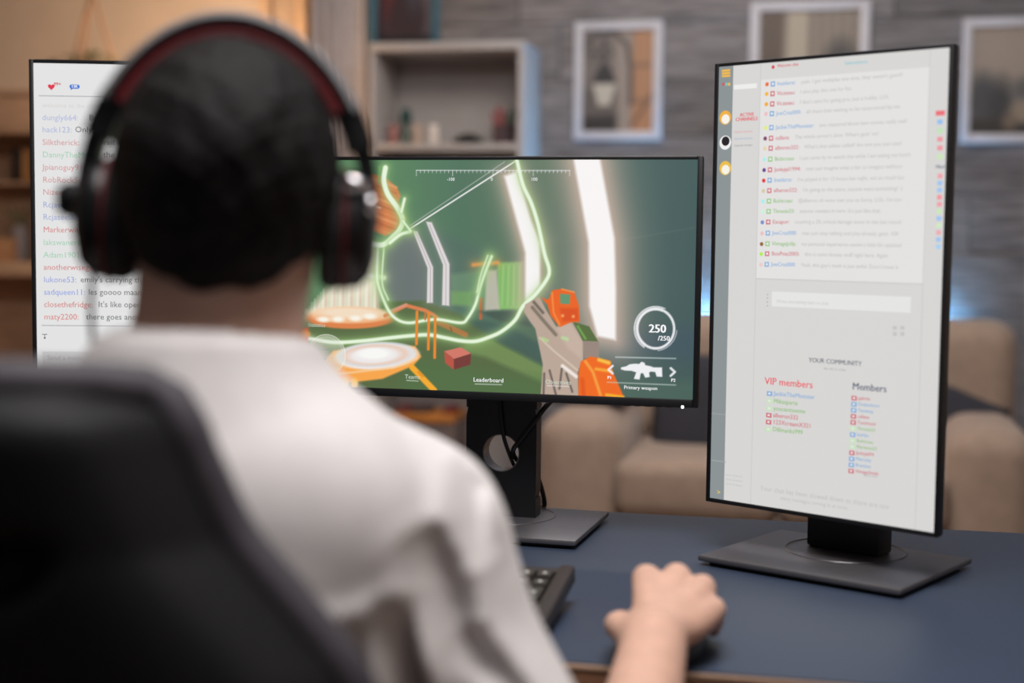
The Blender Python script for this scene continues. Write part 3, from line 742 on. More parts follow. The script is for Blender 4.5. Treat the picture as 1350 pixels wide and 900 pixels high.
# orange drum
g.poly(gl((465, 226), (489, 229), (507, 233), (523, 247), (528, 258), (525, 266), (535.6, 289), (526, 302), (508, 311), (481, 300), (465, 296)), (214, 122, 70), 1, 1.4)
for k in range(9):
    y = 236+k*8; g.line(gl((466, y-4), (496, y+1), (522, y+11)), 2.4 if k % 3 else 4, [(240, 160, 104), (180, 92, 50), (232, 140, 84)][k % 3], .7, 1.4)
g.line(gl((482, 268), (501, 274)), 2, (255, 240, 220), .9, 1)
# beam of light over the far platform
g.poly(gl((466, 314), (499, 322), (500, 416), (400, 420), (436, 376)), (238, 228, 206), .97, 6)
r3 = random.Random(2)
for k in range(26):
    x = 404+k*3.8; g.line(gl((x, max(330+r3.random()*20, 408-(x-404)*1.2)), (x-1, 412)), r3.uniform(1, 3.5), [(255, 250, 235), (205, 170, 150), (190, 220, 170)][k % 3], .45, 1.6)
g.ell(gp(474, 352), 18*K, 26*K, (255, 248, 226), 0, .95, 14)
g.line(gl((452, 362), (480, 362), (506, 366)), 6, (255, 255, 240), .95, 2, (220, 240, 190), 5, .6)
# platforms
g.ell(gp(461, 420), 60*K, 13*K, (226, 128, 70), -.02, 1, 1.4); g.ell(gp(461, 415), 57*K, 11*K, (248, 190, 140), -.02, .95, 1.6)
g.ell(gp(461, 412), 50*K, 7*K, (250, 236, 214), 0, .8, 3)
for x, y in ((426.7, 421), (446, 420.6), (469, 419.5), (488, 417)): g.ell(gp(x, y), 8.5*K, 3.6*K, (255, 250, 236), 0, 1, 2)
g.line(gl((508, 416), (535.6, 402.5), (560.5, 409), (572, 415), (579, 421)), 5.4, (226, 124, 74), 1, 1.2); g.line(gl((512, 411), (535.6, 401.5)), 4, (222, 150, 128), .9, 1.5)
g.line(gl((579, 425), (614, 441)), 8, (176, 102, 52), 1, 1.2); g.line(gl((594, 431), (596, 436)), 2, (110, 60, 36), .8)
# neon tubes
NG, NC = (164, 206, 128), (236, 252, 226)
def neon(pts, w, a=1.):
    q = [tuple(p_[:2]) for p_ in spline([(*p_, 0) for p_ in gl(*pts)], 6)]; g.line(q, w, NC, a, 1.2, NG, 5, .65)
neon([(681, 211), (689, 243), (700, 267), (708, 291), (713, 312), (718, 335), (724, 355), (721, 368), (706, 388), (690, 403), (679, 422), (661, 437), (643, 445), (627, 449.6), (608, 449), (587, 445), (567, 441.3), (546, 442), (515, 445), (480, 449), (442, 451), (407, 446)], 5.2)
neon([(498, 322), (497, 360), (500, 379), (512, 408), (524, 421), (540, 425.4), (562, 422), (579, 421), (608, 425.3), (617, 419), (627, 401), (633, 379), (640, 358), (648, 338)], 4)
neon([(506, 326), (504, 372), (512, 395)], 2.2, .8); neon([(643, 337), (634, 362), (629, 385)], 2, .8)
neon([(507.6, 221), (505.5, 238), (511, 256), (523, 273), (530.4, 289), (527, 302), (518, 312), (506, 322), (492, 322), (476, 316)], 7.5)
neon([(533, 262), (529, 279)], 4); neon([(541, 305), (528, 309), (514, 320)], 4.5); neon([(531, 291), (541, 304)], 2.5)
g.line(gl((500, 220), (499, 240)), 4, (130, 190, 110), .7, 2)
# legs of the arch, crate, front platform
for x, y0, y1 in ((550, 411, 453), (565.6, 413, 460), (574, 419, 471)): g.line(gl((x, y0), (x-.5, y1)), 4.2, (238, 136, 44), 1, .9)
g.line(gl((561, 412), (561, 421)), 3, (214, 110, 50), .9)
g.poly(gl((586, 462.7), (608, 457.5), (621.6, 465.8), (599, 473)), (214, 118, 102)); g.poly(gl((586, 462.7), (599, 473), (599, 487), (587.4, 478)), (186, 80, 64)); g.poly(gl((599, 473), (621.6, 465.8), (620.6, 480.3), (599, 487)), (116, 52, 48))
g.poly(gl((414, 490), (440, 462), (500, 454), (548, 456), (556, 470), (545, 482), (505, 499), (463, 504), (432, 502)), (255, 168, 72), 1, 1.6)
g.ell(gp(496, 469), 57*K, 17.5*K, (244, 240, 240), -.08, 1, 2); g.ell(gp(494, 468), 42*K, 12.5*K, (236, 206, 188), -.08, .9, 2, 5); g.ell(gp(497, 467), 50*K, 15*K, (214, 226, 236), -.08, .7, 1.5, 2); g.ell(gp(493, 466), 22*K, 7*K, (255, 255, 252), -.05, 1, 2)
g.line(gl((432, 494), (470, 490), (520, 484), (550, 472)), 3, (255, 214, 168), .8, 1.5)
g.line(gl((544, 484), (573, 514)), 9, (252, 172, 42), 1, 1.2); g.line(gl((552, 490), (558, 496)), 3, (230, 130, 20), .7)
for x in (456, 468): g.ell(gp(x, 505), 5*K, 7*K, (255, 200, 84), 0, 1, 1.5)
g.poly(gl((386, 436), (407, 431), (404, 512), (386, 512)), (226, 84, 44), 1, 1.2); g.line(gl((396, 440), (394, 508)), 2, (196, 60, 30), .8, 1); g.ell(gp(402, 440), 8*K, 5*K, (252, 160, 60), 0, .95, 2)
# minimap
mc = gp(431, 467)
g.ell(mc, 25*K, 25*K, (226, 230, 220), 0, .45, 1); g.ell(mc, 26*K, 26*K, (250, 250, 240), 0, .9, .7, 1.2); g.ell(mc, 23*K, 23*K, (240, 240, 230), 0, .5, .7, .8)
g.ell(gp(417, 473), 4*K, 4*K, (70, 150, 220), 0, 1, .8, 2); g.ell(gp(429, 473), 1.5*K, 1.5*K, (40, 60, 60)); g.line(gl((413, 461), (434, 461)), 1, (90, 110, 130), .6)
# rifle in the foreground
g.poly(gl((692.6, 401), (704, 395), (711, 391), (720, 408), (734, 431), (754, 424), (769, 450), (769, 476), (762, 489), (763.5, 526), (713, 526), (716, 480), (706, 433), (698, 422), (691, 411)), (190, 168, 152), 1, 1)
g.poly(gl((734, 431), (752, 425), (768, 450), (768, 474), (748, 458)), (206, 184, 168), .7, 3)
g.line(gl((702, 405), (718, 424), (733, 441)), 5, (122, 112, 98), .9, 1.2); g.line(gl((704, 398), (716, 412)), 4, (84, 80, 72), .8, 1.5)
g.line(gl((712, 445), (730, 462), (762, 488)), 2, (236, 224, 200), .7, 1.4); g.line(gl((716, 446), (722, 449)), 4, (176, 224, 140), .8, 1.5); g.line(gl((742, 445), (748, 447)), 5, (186, 226, 160), .8, 1.5)
g.line(gl((742, 482), (760, 496)), 5, (252, 244, 240), .9, 1.5)
for a, b in (((718, 492), (717, 522)), ((725, 488), (735, 526)), ((741, 486), (738, 512)), ((747, 492), (755, 516))): g.line(gl(a, b), 3, (88, 82, 78), .85, 1)
g.poly(gl((756, 424), (777, 430), (789, 450), (769, 450)), (84, 108, 58)); g.line(gl((762, 430), (772, 446)), 3, (120, 180, 80), .8, 1.2)
g.poly(gl((769, 449), (790, 450), (790, 472), (770, 472)), (152, 134, 124))
g.poly(gl((714, 392), (722, 395), (725, 391), (728, 382.5), (741, 380.5), (757, 384.7), (763.5, 403), (764.6, 424), (752, 425), (738, 431), (726, 416), (722, 402)), (240, 98, 28), 1, 1)
g.line(gl((728, 386), (730, 412), (738, 428)), 2.5, (255, 150, 70), .8, 1.2); g.poly(gl((738, 387), (752, 388), (751, 401), (739, 400)), (98, 150, 112)); g.line(gl((741, 381), (757, 385)), 2, (255, 160, 90), .8, 1); g.poly(gl((738, 406), (762, 406), (763, 422), (742, 424)), (212, 66, 20), .6, 2)
for x, y in ((742, 416), (756, 417)): g.ell(gp(x, y), 2*K, 2*K, (255, 176, 110), 0, .8, 1.2)
g.poly(gl((766, 476), (779, 469.6), (805, 475), (808, 489), (826, 530), (763, 530), (763, 492)), (246, 104, 24), 1, 1)
g.line(gl((772, 476), (782, 490), (792, 520)), 4, (255, 176, 70), .8, 1.6); g.line(gl((790, 474), (803, 478)), 5, (255, 206, 70), .9, 1.6); g.line(gl((786, 486), (806, 489)), 4, (255, 190, 60), .8, 1.6); g.line(gl((768, 500), (770, 524)), 6, (226, 76, 16), .7, 2); g.line(gl((800, 520), (822, 523)), 4, (255, 200, 40), .8, 1.5)
# head-up display lines
WH = (246, 246, 250)
g.line(gl((548.4, 224.3), (750.6, 224.7)), 1.1, WH, .8, .6)
for k in range(39):
    x = 548.4+202.2*k/38; L = 7 if k in (0, 9, 19, 29, 38) else 3; g.line(gl((x, 224.5), (x, 224.5+L)), .9, WH, .75, .5)
rc = gp(864.5, 433)
g.ell(rc, 23*K, 24.5*K, WH, 0, .95, .7, 3.4)
for k in range(34):
    a = math.radians(125+k*5.0); 
    x, y = 864.5+27.2*math.cos(a), 433+28.2*math.sin(a); x2, y2 = 864.5+23.5*math.cos(a), 433+24.5*math.sin(a); g.line([gp(x, y), gp(x2, y2)], 1.6, WH, .85, .6)
arc = [gp(864.5+28.2*math.cos(math.radians(a)), 433+29.2*math.sin(math.radians(a))) for a in range(122, 300, 6)]; g.line(arc, 1.4, WH, .9, .6)
arc = [gp(864.5+28*math.cos(math.radians(a)), 433+29*math.sin(math.radians(a))) for a in range(5, 86, 6)]; g.line(arc, 1.1, WH, .8, .6)
g.line(gl((812, 470.5), (891, 472.3)), 1.5, (214, 226, 226), .8, .8); g.line(gl((801, 503.5), (891, 507.2)), 1.3, (200, 214, 210), .8, .8)
g.line(gl((808, 482), (802.5, 487), (808, 492)), 3.2, WH, .95, .7); g.line(gl((884.5, 485), (890, 490), (884.5, 495)), 3.2, WH, .95, .7)
gun = [(819, 484), (826, 482.5), (830, 480), (838, 479), (843, 479.5), (846, 476.5), (850, 478), (851, 481), (858, 482.5), (862, 484), (873, 484), (873.5, 496.5), (866, 496), (864, 490), (858, 489.5), (856, 491), (857, 496.5), (851, 497.5), (848, 491.5), (845, 492), (843.5, 500), (836, 499), (839, 490.5), (833, 488.5), (824, 488), (819, 486.5)]
g.poly(gl(*gun), WH, 1, .7)
for a, b, y in ((537, 552, 501.5), (627, 662, 506.2), (722, 751, 508.5)): g.line(gl((a, y-.5), (b, y+.5)), 1.1, WH, .8, .6)
g.im = g.im*.93+np.array([.62, .60, .57])*.06
picture('game_picture', g, mg.P(-SW/2, SH/2, .0003), mg.ex, mg.ez, SW, SH, attr_mat('game_pixels', True, 1.0), mg.screen)
L = Layers(mg); PM = 1.85/F
W_ = (250, 250, 252)
L.add('display_text', W_, ttl(mg, '250', 867, 433.5, 10.5*PM, bold=.02, align='CENTER'), ttl(mg, '/250', 875.5, 446, 6*PM, bold=.015, align='CENTER'), ttl(mg, 'Primary weapon', 845, 511, 4.6*PM, bold=.006, align='CENTER'),
      ttl(mg, 'Leaderboard', 644.5, 500.8, 5.6*PM, bold=.006, align='CENTER'), ttl(mg, '-100', 594, 236.3, 4.2*PM, align='CENTER'), ttl(mg, '0', 648, 236.3, 4.2*PM, align='CENTER'), ttl(mg, '100', 704, 236.3, 4.2*PM, align='CENTER'),
      ttl(mg, 'P1', 804, 497.5, 4*PM, bold=.02, align='CENTER'), ttl(mg, 'P2', 888, 501, 4*PM, bold=.02, align='CENTER'))
L.add('display_caption_text', (206, 214, 200), ttl(mg, 'Teams', 544.5, 496.6, 5.6*PM, align='CENTER'), ttl(mg, 'Objectives', 736.5, 503.6, 5.6*PM, align='CENTER'), ttl(mg, 'Statistics', 418, 428.5, 5*PM, align='CENTER'))
L.flush()
# buttons and power light on the lower bezel
for k in range(5):
    u, v = uv(mg, 826+k*14, 536); part('button', mg.lb(u-.004, u+.004, -SH/2-.0115, -SH/2-.0095, -.010, -.003, .0004), M_bez, mg.root)
u, v = uv(mg, 900.3, 536.3); part('power_light', mg.lb(u-.0016, u+.0016, -SH/2-.0112, -SH/2-.0078, -.004, .0022, .0005), emat('power_led', (1., .95, 1.), 3.), mg.root, label='tiny glowing white power light')

# ---------------- right screen: community page
L = Layers(mr); PM = 1.68/F
BGW = (214, 213, 211)
W2, H2 = SH/2, SW/2
u1 = uv(mr, 965, 180)[0]; u2 = uv(mr, 1001, 200)[0]; u3 = uv(mr, 1219, 300)[0]
L.add('page_background', BGW, rect_uv(mr, -W2, -H2, W2, H2, .0002))
L.add('grey_sidebar', (138, 146, 148), rect_uv(mr, -W2, -H2, u1, H2, .0004))
for y in (545, 607): L.add('sidebar_rule', (156, 164, 166), rect_px(mr, 938, y, 957, y+1, .0005))
v_a, v_b = uv(mr, 1100, 98)[1], uv(mr, 1100, 370)[1]
L.add('chat_panel', (226, 225, 224), rect_uv(mr, u2, v_b, u3, v_a, .0004))
L.add('panel_rule', (190, 190, 190), rect_uv(mr, u2-.0006, -H2, u2, H2, .00045), rect_uv(mr, u2, v_b-.0008, u3, v_b, .00045), rect_uv(mr, u3, -H2, u3+.0006, H2, .00045))
L.add('search_box', (236, 236, 235), rect_px(mr, 968, 112, 998, 116, .0005))
p_a, p_b = uv(mr, 1018, 384), uv(mr, 1201, 398)
L.add('input_box', (228, 228, 226), rect_uv(mr, p_a[0], p_b[1]-.012, p_b[0], p_a[1], .0005))
L.add('input_hint_text', (196, 196, 194), ttl(mr, 'Write something here in chat', 1024, 397, 4.6*PM))
for y in (386, 391, 396, 401): L.add('menu_dots', (150, 150, 150), disc_px(mr, 1012, y+2, .0008, .0005, 8))
for y in (92, 95.6, 99.2): L.add('menu_icon', (240, 184, 70), rect_px(mr, 952, y, 963, y+1.9, .0006))
for x, c in ((954, (206, 84, 104)), (958, (120, 196, 180)), (961.5, (232, 180, 90))): L.add('status_dots', c, disc_px(mr, x, 111, .0021, .0006, 8))
for y, c1, c2 in ((155, (240, 176, 60), (246, 242, 234)), (188, (30, 26, 34), (240, 238, 238)), (221.5, (236, 190, 70), (246, 242, 230))):
    L.add('avatar_disc', c2 if y == 188 else c1, disc_px(mr, 956.5, y, .0085, .0006, 20)); 
    L.add('avatar_figure', c1 if y == 188 else c2, disc_px(mr, 957, y-(2 if y == 188 else -2), .0058, .0008, 14))
L.add('arrow_icon', (232, 194, 90), ttl(mr, '>', 945.5, 648.5, 7*PM, bold=.02), rect_px(mr, 940, 648, 949, 649.4, .0006))
RED, BLU, GRN, GRY = (206, 104, 116), (126, 170, 216), (136, 188, 110), (186, 184, 184)
L.add('heading_text_red', (226, 84, 94), ttl(mr, 'ACTIVE', 985, 151.2, 4.8*PM, bold=.02, align='CENTER'), ttl(mr, 'CHANNELS', 984.5, 157, 4.8*PM, bold=.02, align='CENTER'))
for y, c in ((174, (222, 150, 158)), (183, (160, 178, 206)), (192, (150, 150, 154))): L.add('channel_text_%d' % 0 if False else 'channel_text', c, ttl(mr, 'channel stream', 968, y, 3.4*PM))
L.add('alert_text', (214, 60, 76), ttl(mr, 'Welcome chat', 1025, 87, 3.8*PM, bold=.01), disc_px(mr, 1019.5, 88.5, .0022, .0006, 8))
L.add('link_text', (96, 190, 206), ttl(mr, 'Subscriptions', 1114, 83.5, 4.2*PM))
rows = [(110.5, 'Insiderst:', BLU, (236, 110, 60), "yeah, I got multiplay one time, they weren't good!!"), (123.3, 'Vicateau:', RED, (244, 180, 50), 'I also play this one for fun'), (136.8, 'Vicateau:', RED, (240, 170, 50), "I don't care for going pro, just a hobby. LOL"),
        (149.6, 'JoeCraz000:', BLU, (236, 190, 196), 'all these bots waiting to be resurrected by me'), (168, 'JackieTheMonster:', BLU, (226, 236, 120), 'you mastered those new moves really well'), (182, 'callana:', RED, (130, 60, 100), "The whole server's slow. What's goin' on?"),
        (195.2, 'alberon332:', RED, (230, 210, 170), "What's that addon called? the one you just used"), (209.6, 'Bobicoau:', GRN, (170, 236, 236), 'I just came by to watch this while I am eating my lunch'), (223.6, 'Junkyjal1994:', RED, (110, 60, 140), 'man just imagine what a fair or imagine without'),
        (237.4, 'Insiderst:', BLU, (226, 50, 60), "I've played it for 12 hours last night, not so much fun"), (251, 'alberon332:', RED, (214, 200, 170), "I'm going to the store, anyone want something? :)"), (264.8, 'Bobicoau:', GRN, (170, 236, 236), "@alberon oh wow man you so funny. LOL. I'm too"),
        (278.4, 'Threele33:', GRN, (200, 240, 220), "anyone matters in here. It's just like that"), (292.4, 'Escapor:', RED, (120, 140, 200), 'counting a 2% critical damage store to the last round'), (307, 'JoeCraz000:', BLU, (236, 190, 196), 'man just stop talking and play already, geez. 100'),
        (321, 'VintageJolly:', GRN, (150, 96, 50), 'my personal experience seems a little bit optional'), (334.2, 'BoxPete2003:', RED, (176, 236, 80), 'this is some fantasy stuff right here. Again'), (348.2, 'JoeCraz000:', BLU, (236, 200, 200), "Yeah, this guy's math is just awful. Don't know it")]
for y, nm, c, ic, msg in rows:
    sx = -8*(y-110)/(348-110)
    x0 = 1011.5+sx
    L.add('chat_badge', ic, disc_px(mr, x0, y+.6, .0026, .0006, 8))
    L.add('role_icon', c if c != GRN else (150, 200, 130), rect_px(mr, x0+5, y-3, x0+10.5, y+3.4, .0006))
    L.add('role_icon_glyph', (236, 236, 236), rect_px(mr, x0+6.6, y-1.4, x0+9.2, y+1.6, .0008))
    L.add('chat_name_text', c, ttl(mr, nm, x0+13.5, y, 5.4*PM, bold=.006))
    w = text_geo(nm, 5.4*PM/.7)[0][:, 0].max()
    u_, v_ = uv(mr, x0+13.5, y); V, Fc = text_geo(msg, 5.0*PM/.7)
    lim = u3-.004-(u_+w+.007); sc = min(1., lim/V[:, 0].max())
    L.add('chat_message_text', GRY, (np.array([mr.P(u_+w+.007+q[0]*sc, v_+q[1], .0006) for q in V]), Fc))
for k, c in enumerate([(236, 110, 120), (150, 190, 236), (190, 226, 180), (236, 150, 160), (236, 150, 160), (200, 230, 180)]): L.add('side_badge', c, rect_px(mr, 1236+(0 if k else -2)+.0, 146+k*11.5, 1243+(3 if k == 0 else 0), 152+k*11.5, .0006))
L.add('side_label_text', (110, 116, 140), ttl(mr, 'Mod', 1234, 220, 4.4*PM, bold=.02))
for k, c in enumerate([(240, 160, 168), (160, 196, 240), (160, 196, 240), (240, 150, 160), (240, 160, 168), (200, 230, 180), (160, 196, 240), (206, 232, 190), (236, 170, 180), (160, 196, 240), (170, 206, 240)]): L.add('side_badge', c, rect_px(mr, 1236.5-k*.25, 229+k*9.3, 1243-k*.25, 235+k*9.3, .0006))
L.add('page_heading_text', (84, 86, 104), ttl(mr, 'YOUR COMMUNITY', 1101, 477, 6*PM, bold=.007, align='CENTER'))
L.add('page_subheading_text', (160, 160, 164), ttl(mr, 'See who is online', 1101, 486.5, 3.2*PM, align='CENTER'))
L.add('vip_heading_text', (232, 72, 86), ttl(mr, 'VIP members', 1008.5, 502, 9.6*PM, bold=.007))
L.add('members_heading_text', (72, 76, 108), ttl(mr, 'Members', 1124, 509, 9.0*PM, bold=.008))
def roster(xn, rows_, cap, ic):
    for x, y, nm, c in rows_:
        L.add('roster_text', c, ttl(mr, nm, x, y, cap, bold=.007)); L.add('roster_icon', c if c != GRN else (196, 226, 184), rect_px(mr, x-ic-2, y-ic*.45, x-2, y+ic*.5, .0006)); L.add('roster_icon_glyph', (232, 232, 232), rect_px(mr, x-ic*.72-2, y-ic*.2, x-ic*.3-2, y+ic*.2, .0008))
roster(0, [(1020.5, 518.5, 'JackieTheMonster', BLU), (1020.3, 528.3, 'Mikasparta', GRN), (1020, 538, 'youcantseeme', GRN), (1019.5, 547, 'alberon332', RED), (1019.2, 556, '123XcreamX321', RED), (1019, 565.5, 'Dillmanks999', GRN)], 6.0*PM, 7)
roster(0, [(1132-k*.33, 524.5+k*8.0, nm, c) for k, (nm, c) in enumerate([('gabriin', RED), ('Drakethorn', BLU), ('Yanaway', BLU), ('callana', RED), ('Tundranel', RED), ('Threele33', GRN), ('IsaHan', BLU), ('Bobicoau', GRN), ('Marlanna22', GRN), ('Junkyjal94', RED), ('Mernshy', BLU), ('Brandon', BLU), ('VintageSmith', RED)])], 4.4*PM, 7)
L.add('footer_text_small', (150, 150, 150), ttl(mr, 'show more', 1148, 627, 3*PM, align='CENTER'))
L.add('footer_text', (188, 187, 186), ttl(mr, 'Your chat has been slowed down as there are too', 1002.5, 643, 6.6*PM), ttl(mr, 'many messages coming in at once', 1029, 656, 5.2*PM))
for y in (625, 631, 637): L.add('sidebar_note_text', (184, 184, 184), ttl(mr, 'terms of service', 957, y, 3.0*PM))
for a_, b_ in ((1180, 432), (1190, 432), (1180, 440), (1190, 440)): L.add('corner_icon', (194, 194, 194), rect_px(mr, a_-2.6, b_-2.6, a_+2.6, b_+2.6, .0005))
L.flush()

# ---------------- left screen: chat list
L = Layers(ml); PM = 1.78/F
L.add('page_background', (226, 226, 226), rect_uv(ml, -W2, -H2, W2, H2, .0002))
for y in (126.2, 428.8):
    u_, v_ = uv(ml, 56, y); L.add('page_rule', (150, 152, 156), rect_uv(ml, -W2+.006, v_-.0004, W2-.006, v_+.0004, .0005))
hu, hv = uv(ml, 67.8, 114.5); hs = .0042
heart = [(hs*.062*16*math.sin(t_)**3, hs*.062*(13*math.cos(t_)-5*math.cos(2*t_)-2*math.cos(3*t_)-math.cos(4*t_))) for t_ in np.linspace(0, 2*math.pi, 28, endpoint=False)]
L.add('heart_icon', (222, 52, 74), (np.array([ml.P(hu+x, hv+y, .0006) for x, y in heart]), [tuple(range(28))[::-1]]))
L.add('like_count_text', (206, 66, 88), ttl(ml, '99+', 71, 111, 4.2*PM, bold=.02))
bu, bv = uv(ml, 98.5, 114.2)
pill = [(bu+sx*.0036+.0026*math.cos(a), bv+.0026*math.sin(a)) for sx, a0 in ((1, -math.pi/2), (-1, math.pi/2)) for a in np.linspace(a0, a0+math.pi, 9)]
L.add('bubble_icon', (70, 118, 206), (np.array([ml.P(x, y, .0006) for x, y in pill]), [tuple(range(18))]), (np.array([ml.P(bu-.005, bv, .0006), ml.P(bu-.0045, bv-.0044, .0006), ml.P(bu-.001, bv-.0015, .0006)]), [(0, 1, 2)]))
L.add('bubble_text', (240, 244, 250), ttl(ml, '12K', 98.5, 114, 3.6*PM, .0009, .02, 'CENTER'))
B1, R1, G1 = (170, 180, 216), (210, 150, 152), (160, 206, 178)
chat = [(155, 'dungly664:', (176, 184, 222), [(117, 'But'), (143, 'was open')]), (171, 'hack123:', B1, [(99, 'Only you added')]), (187.6, 'Silktherick:', R1, [(118, 'I'), (132.5, 'wait till we')]), (204, 'DannyTheMan:', G1, [(136.5, 'the best')]), (220.4, 'Jpianoguy91:', R1, []), (237, 'RobRockSup:', R1, []),
        (253.3, 'NizeenSam:', R1, []), (270, 'Rcjasee009:', (160, 170, 212), []), (286.2, 'Rcjasee009:', (160, 170, 212), []), (302.8, 'MarkerwithMe:', (212, 128, 128), []), (319.5, 'lakswanerBAC:', G1, []), (336, 'Adam1901:', G1, [(112.5, 'up there')]), (352.2, 'anotherwiseguy:', (210, 124, 126), [(136, 'Well that one')]),
        (368.6, 'lukone53:', (150, 158, 220), [(106, "emily's carrying them")]), (385, 'sadqueen11:', (136, 156, 226), [(116.5, 'les goooo maan')]), (401.3, 'closethefridge:', (206, 120, 116), [(129.5, "It's like open now")]), (417.6, 'maty2200:', (216, 120, 116), [(113.5, 'there goes another')])]
for y, nm, c, ms in chat:
    x0 = 55.5+(y-155)/262*2.6
    V, Fc = ttl(ml, nm, x0, y, 7.6*PM); L.add('chat_name_text', c, (V, Fc))
    for x, s_ in ms: L.add('chat_message_text', (96, 98, 104), ttl(ml, s_, x, y, 7.6*PM))
L.add('faded_text', (212, 210, 208), ttl(ml, 'welcome to the chat', 56, 139, 6*PM))
L.add('download_icon', (110, 112, 116), rect_px(ml, 55.5, 440, 62.5, 441, .0005), rect_px(ml, 58.6, 441, 59.6, 446, .0005), disc_px(ml, 59.1, 445.3, .0013, .0005, 8))
L.add('input_box', (206, 205, 205), rect_px(ml, 56, 463, 300, 486, .0004))
L.add('input_hint_text', (170, 168, 168), ttl(ml, 'Send a message', 62, 471.5, 6.4*PM))
L.flush()

# ---------------- cables at the game monitor
cpl = mg.c+mg.n*-.066
def on_col(x, y, d=.004): return onplane(x, y, cpl+mg.n*d, mg.n)
c1 = [on_col(658, 515), on_col(660, 545), on_col(664, 575), on_col(671, 597, .0), onplane(677, 612, cpl-mg.n*.03, mg.n), onplane(684, 625, cpl-mg.n*.06, mg.n)]
e1 = c1[-1]; c1 += [e1+np.array([.0, .06, -.05]), np.array([e1[0]-.01, 2.075, .76]), np.array([e1[0]-.01, 2.085, .50])]
solo('cable', g_tube(spline(c1, 8), .0026, 8), M_cable, tuple(c1[0]), 'thin black cable falling straight through the stand hole', 'cable')
c2 = [on_col(727, 528, -.01), on_col(716, 540, .004), on_col(700, 562, .005), on_col(686, 580, .005), on_col(678, 590, .004), onplane(676.5, 598, cpl-mg.n*.006, mg.n), onplane(682, 606, cpl-mg.n*.03, mg.n), onplane(692, 612, cpl-mg.n*.055, mg.n)]
c2 += [onplane(705, 622, cpl-mg.n*.07, mg.n), onplane(713, 640, cpl-mg.n*.075, mg.n), onplane(718, 664, cpl-mg.n*.085, mg.n)]
e2 = c2[-1]; c2 += [np.array([e2[0]-.004, 2.02, .7545]), np.array([e2[0]-.008, 2.07, .735]), np.array([e2[0]-.008, 2.078, .50])]
solo('cable', g_tube(spline(c2, 8), .0034, 8), M_cable, tuple(c2[0]), 'thick black cable looping slantwise into the stand hole', 'cable')

# ================================================================== KEYBOARD
KY = .236
kR = Rz(-KY); ke = np.array([math.cos(KY), -math.sin(KY), 0]); kf = np.array([math.sin(KY), math.cos(KY), 0])
kb_r = np.array([.0695, 1.495, 0]); KWd, KDp = .445, .160
slope = math.atan2(.023, KDp)
kc = kb_r-ke*KWd/2-kf*KDp/2
kb = thing('keyboard', (kc[0], kc[1], .75), 'black keyboard with raised keys half hidden by the sleeve', 'keyboard')
kRt = kR@Rx(slope)
def kp(u, v, w): return np.array([kc[0], kc[1], .7715])+kRt@np.array([u, v, w])
M_kb = mat('keyboard_black', rgb(52, 46, 46), .5, var=.08); M_key = mat('keycap', rgb(58, 54, 52), .45, var=.08); M_leg = mat('key_legend', rgb(190, 190, 186), .5)
part('case', cat(xf(g_box(KWd, KDp, .006, .002), kRt, kp(0, 0, -.006)), xf(g_box(.016, KDp, .02, .003), kRt, kp(KWd/2-.008, 0, .0)), xf(g_box(.016, KDp, .02, .003), kRt, kp(-KWd/2+.008, 0, .0)), xf(g_box(KWd, .012, .016, .003), kRt, kp(0, KDp/2-.006, -.002)), xf(g_box(KWd, .02, .014, .003), kRt, kp(0, -KDp/2+.01, -.003))), M_kb, kb)
for s_ in (-1, 1): part('foot', xf(g_box(.02, .008, .016, .002), kR, np.array([*(kp(s_*.18, .065, 0)[:2]), .758])), M_kb, kb)
km = {}
def key(u, v, w=.0172, h=.0165):
    kk = (round(w, 4), round(h, 4))
    if kk not in km: 
        bm = bmesh.new(); bmesh.ops.create_cube(bm, size=1.)
        for q in bm.verts:
            tp = .84 if q.co.z > 0 else 1.; q.co = (q.co.x*w*tp, q.co.y*h*tp, q.co.z*.009)
        km[kk] = mesh_of('key', from_bm(bm), M_key, 0); 
    o = place('key', km[kk], kb, tuple(kp(u, v, .0035)-np.array([kc[0], kc[1], .75])), Matrix(kRt.tolist()).to_euler())
    return o
lgm = mesh_of('legend', (np.array([(-.002, -.0022, 0), (.002, -.0022, 0), (.002, .0022, 0), (-.002, .0022, 0)]), [(0, 1, 2, 3)]), M_leg, 0)
u_r = KWd/2-.018; pitch_ = .0188
for r in range(6):
    v = KDp/2-.024-r*.0195-(.004 if r else 0)
    for k in range(4):                                  # number pad
        if r == 5 and k == 1: continue
        if (r in (3, 5)) and k == 3: continue
        w, h, vv, uu = .0172, .0165, v, u_r-.0095-(3-k)*pitch_
        if r == 5 and k == 0: w = .036; uu += pitch_/2
        if k == 3 and r in (2, 4): h = .036; vv = v-.00975
        ky = key(uu, vv, w, h)
        place('legend', lgm, ky, (0, .001, .00475))
    for k in range(3):                                  # navigation block
        if r == 3 or (r == 4 and k != 1): continue
        ky = key(u_r-4*pitch_-.005-.0095-(2-k)*pitch_, v); place('legend', lgm, ky, (0, .001, .00475))
    x = u_r-7*pitch_-.012; left = -KWd/2+.018
    widths = {0: [1]*15, 1: [1]*13+[2], 2: [1.5]+[1]*12+[1.5], 3: [1.75]+[1]*11+[2.25], 4: [2.25]+[1]*10+[2.75], 5: [1.25, 1.25, 1.25, 6.25, 1.25, 1.25, 1.25, 1.25]}[r]
    tot = sum(widths); un = (x-left)/tot; uu = left
    for w in widths:
        ky = key(uu+w*un/2, v, w*un-.0018, .0165)
        if w < 3: place('legend', lgm, ky, (0, .001, .00475))
        uu += w*un

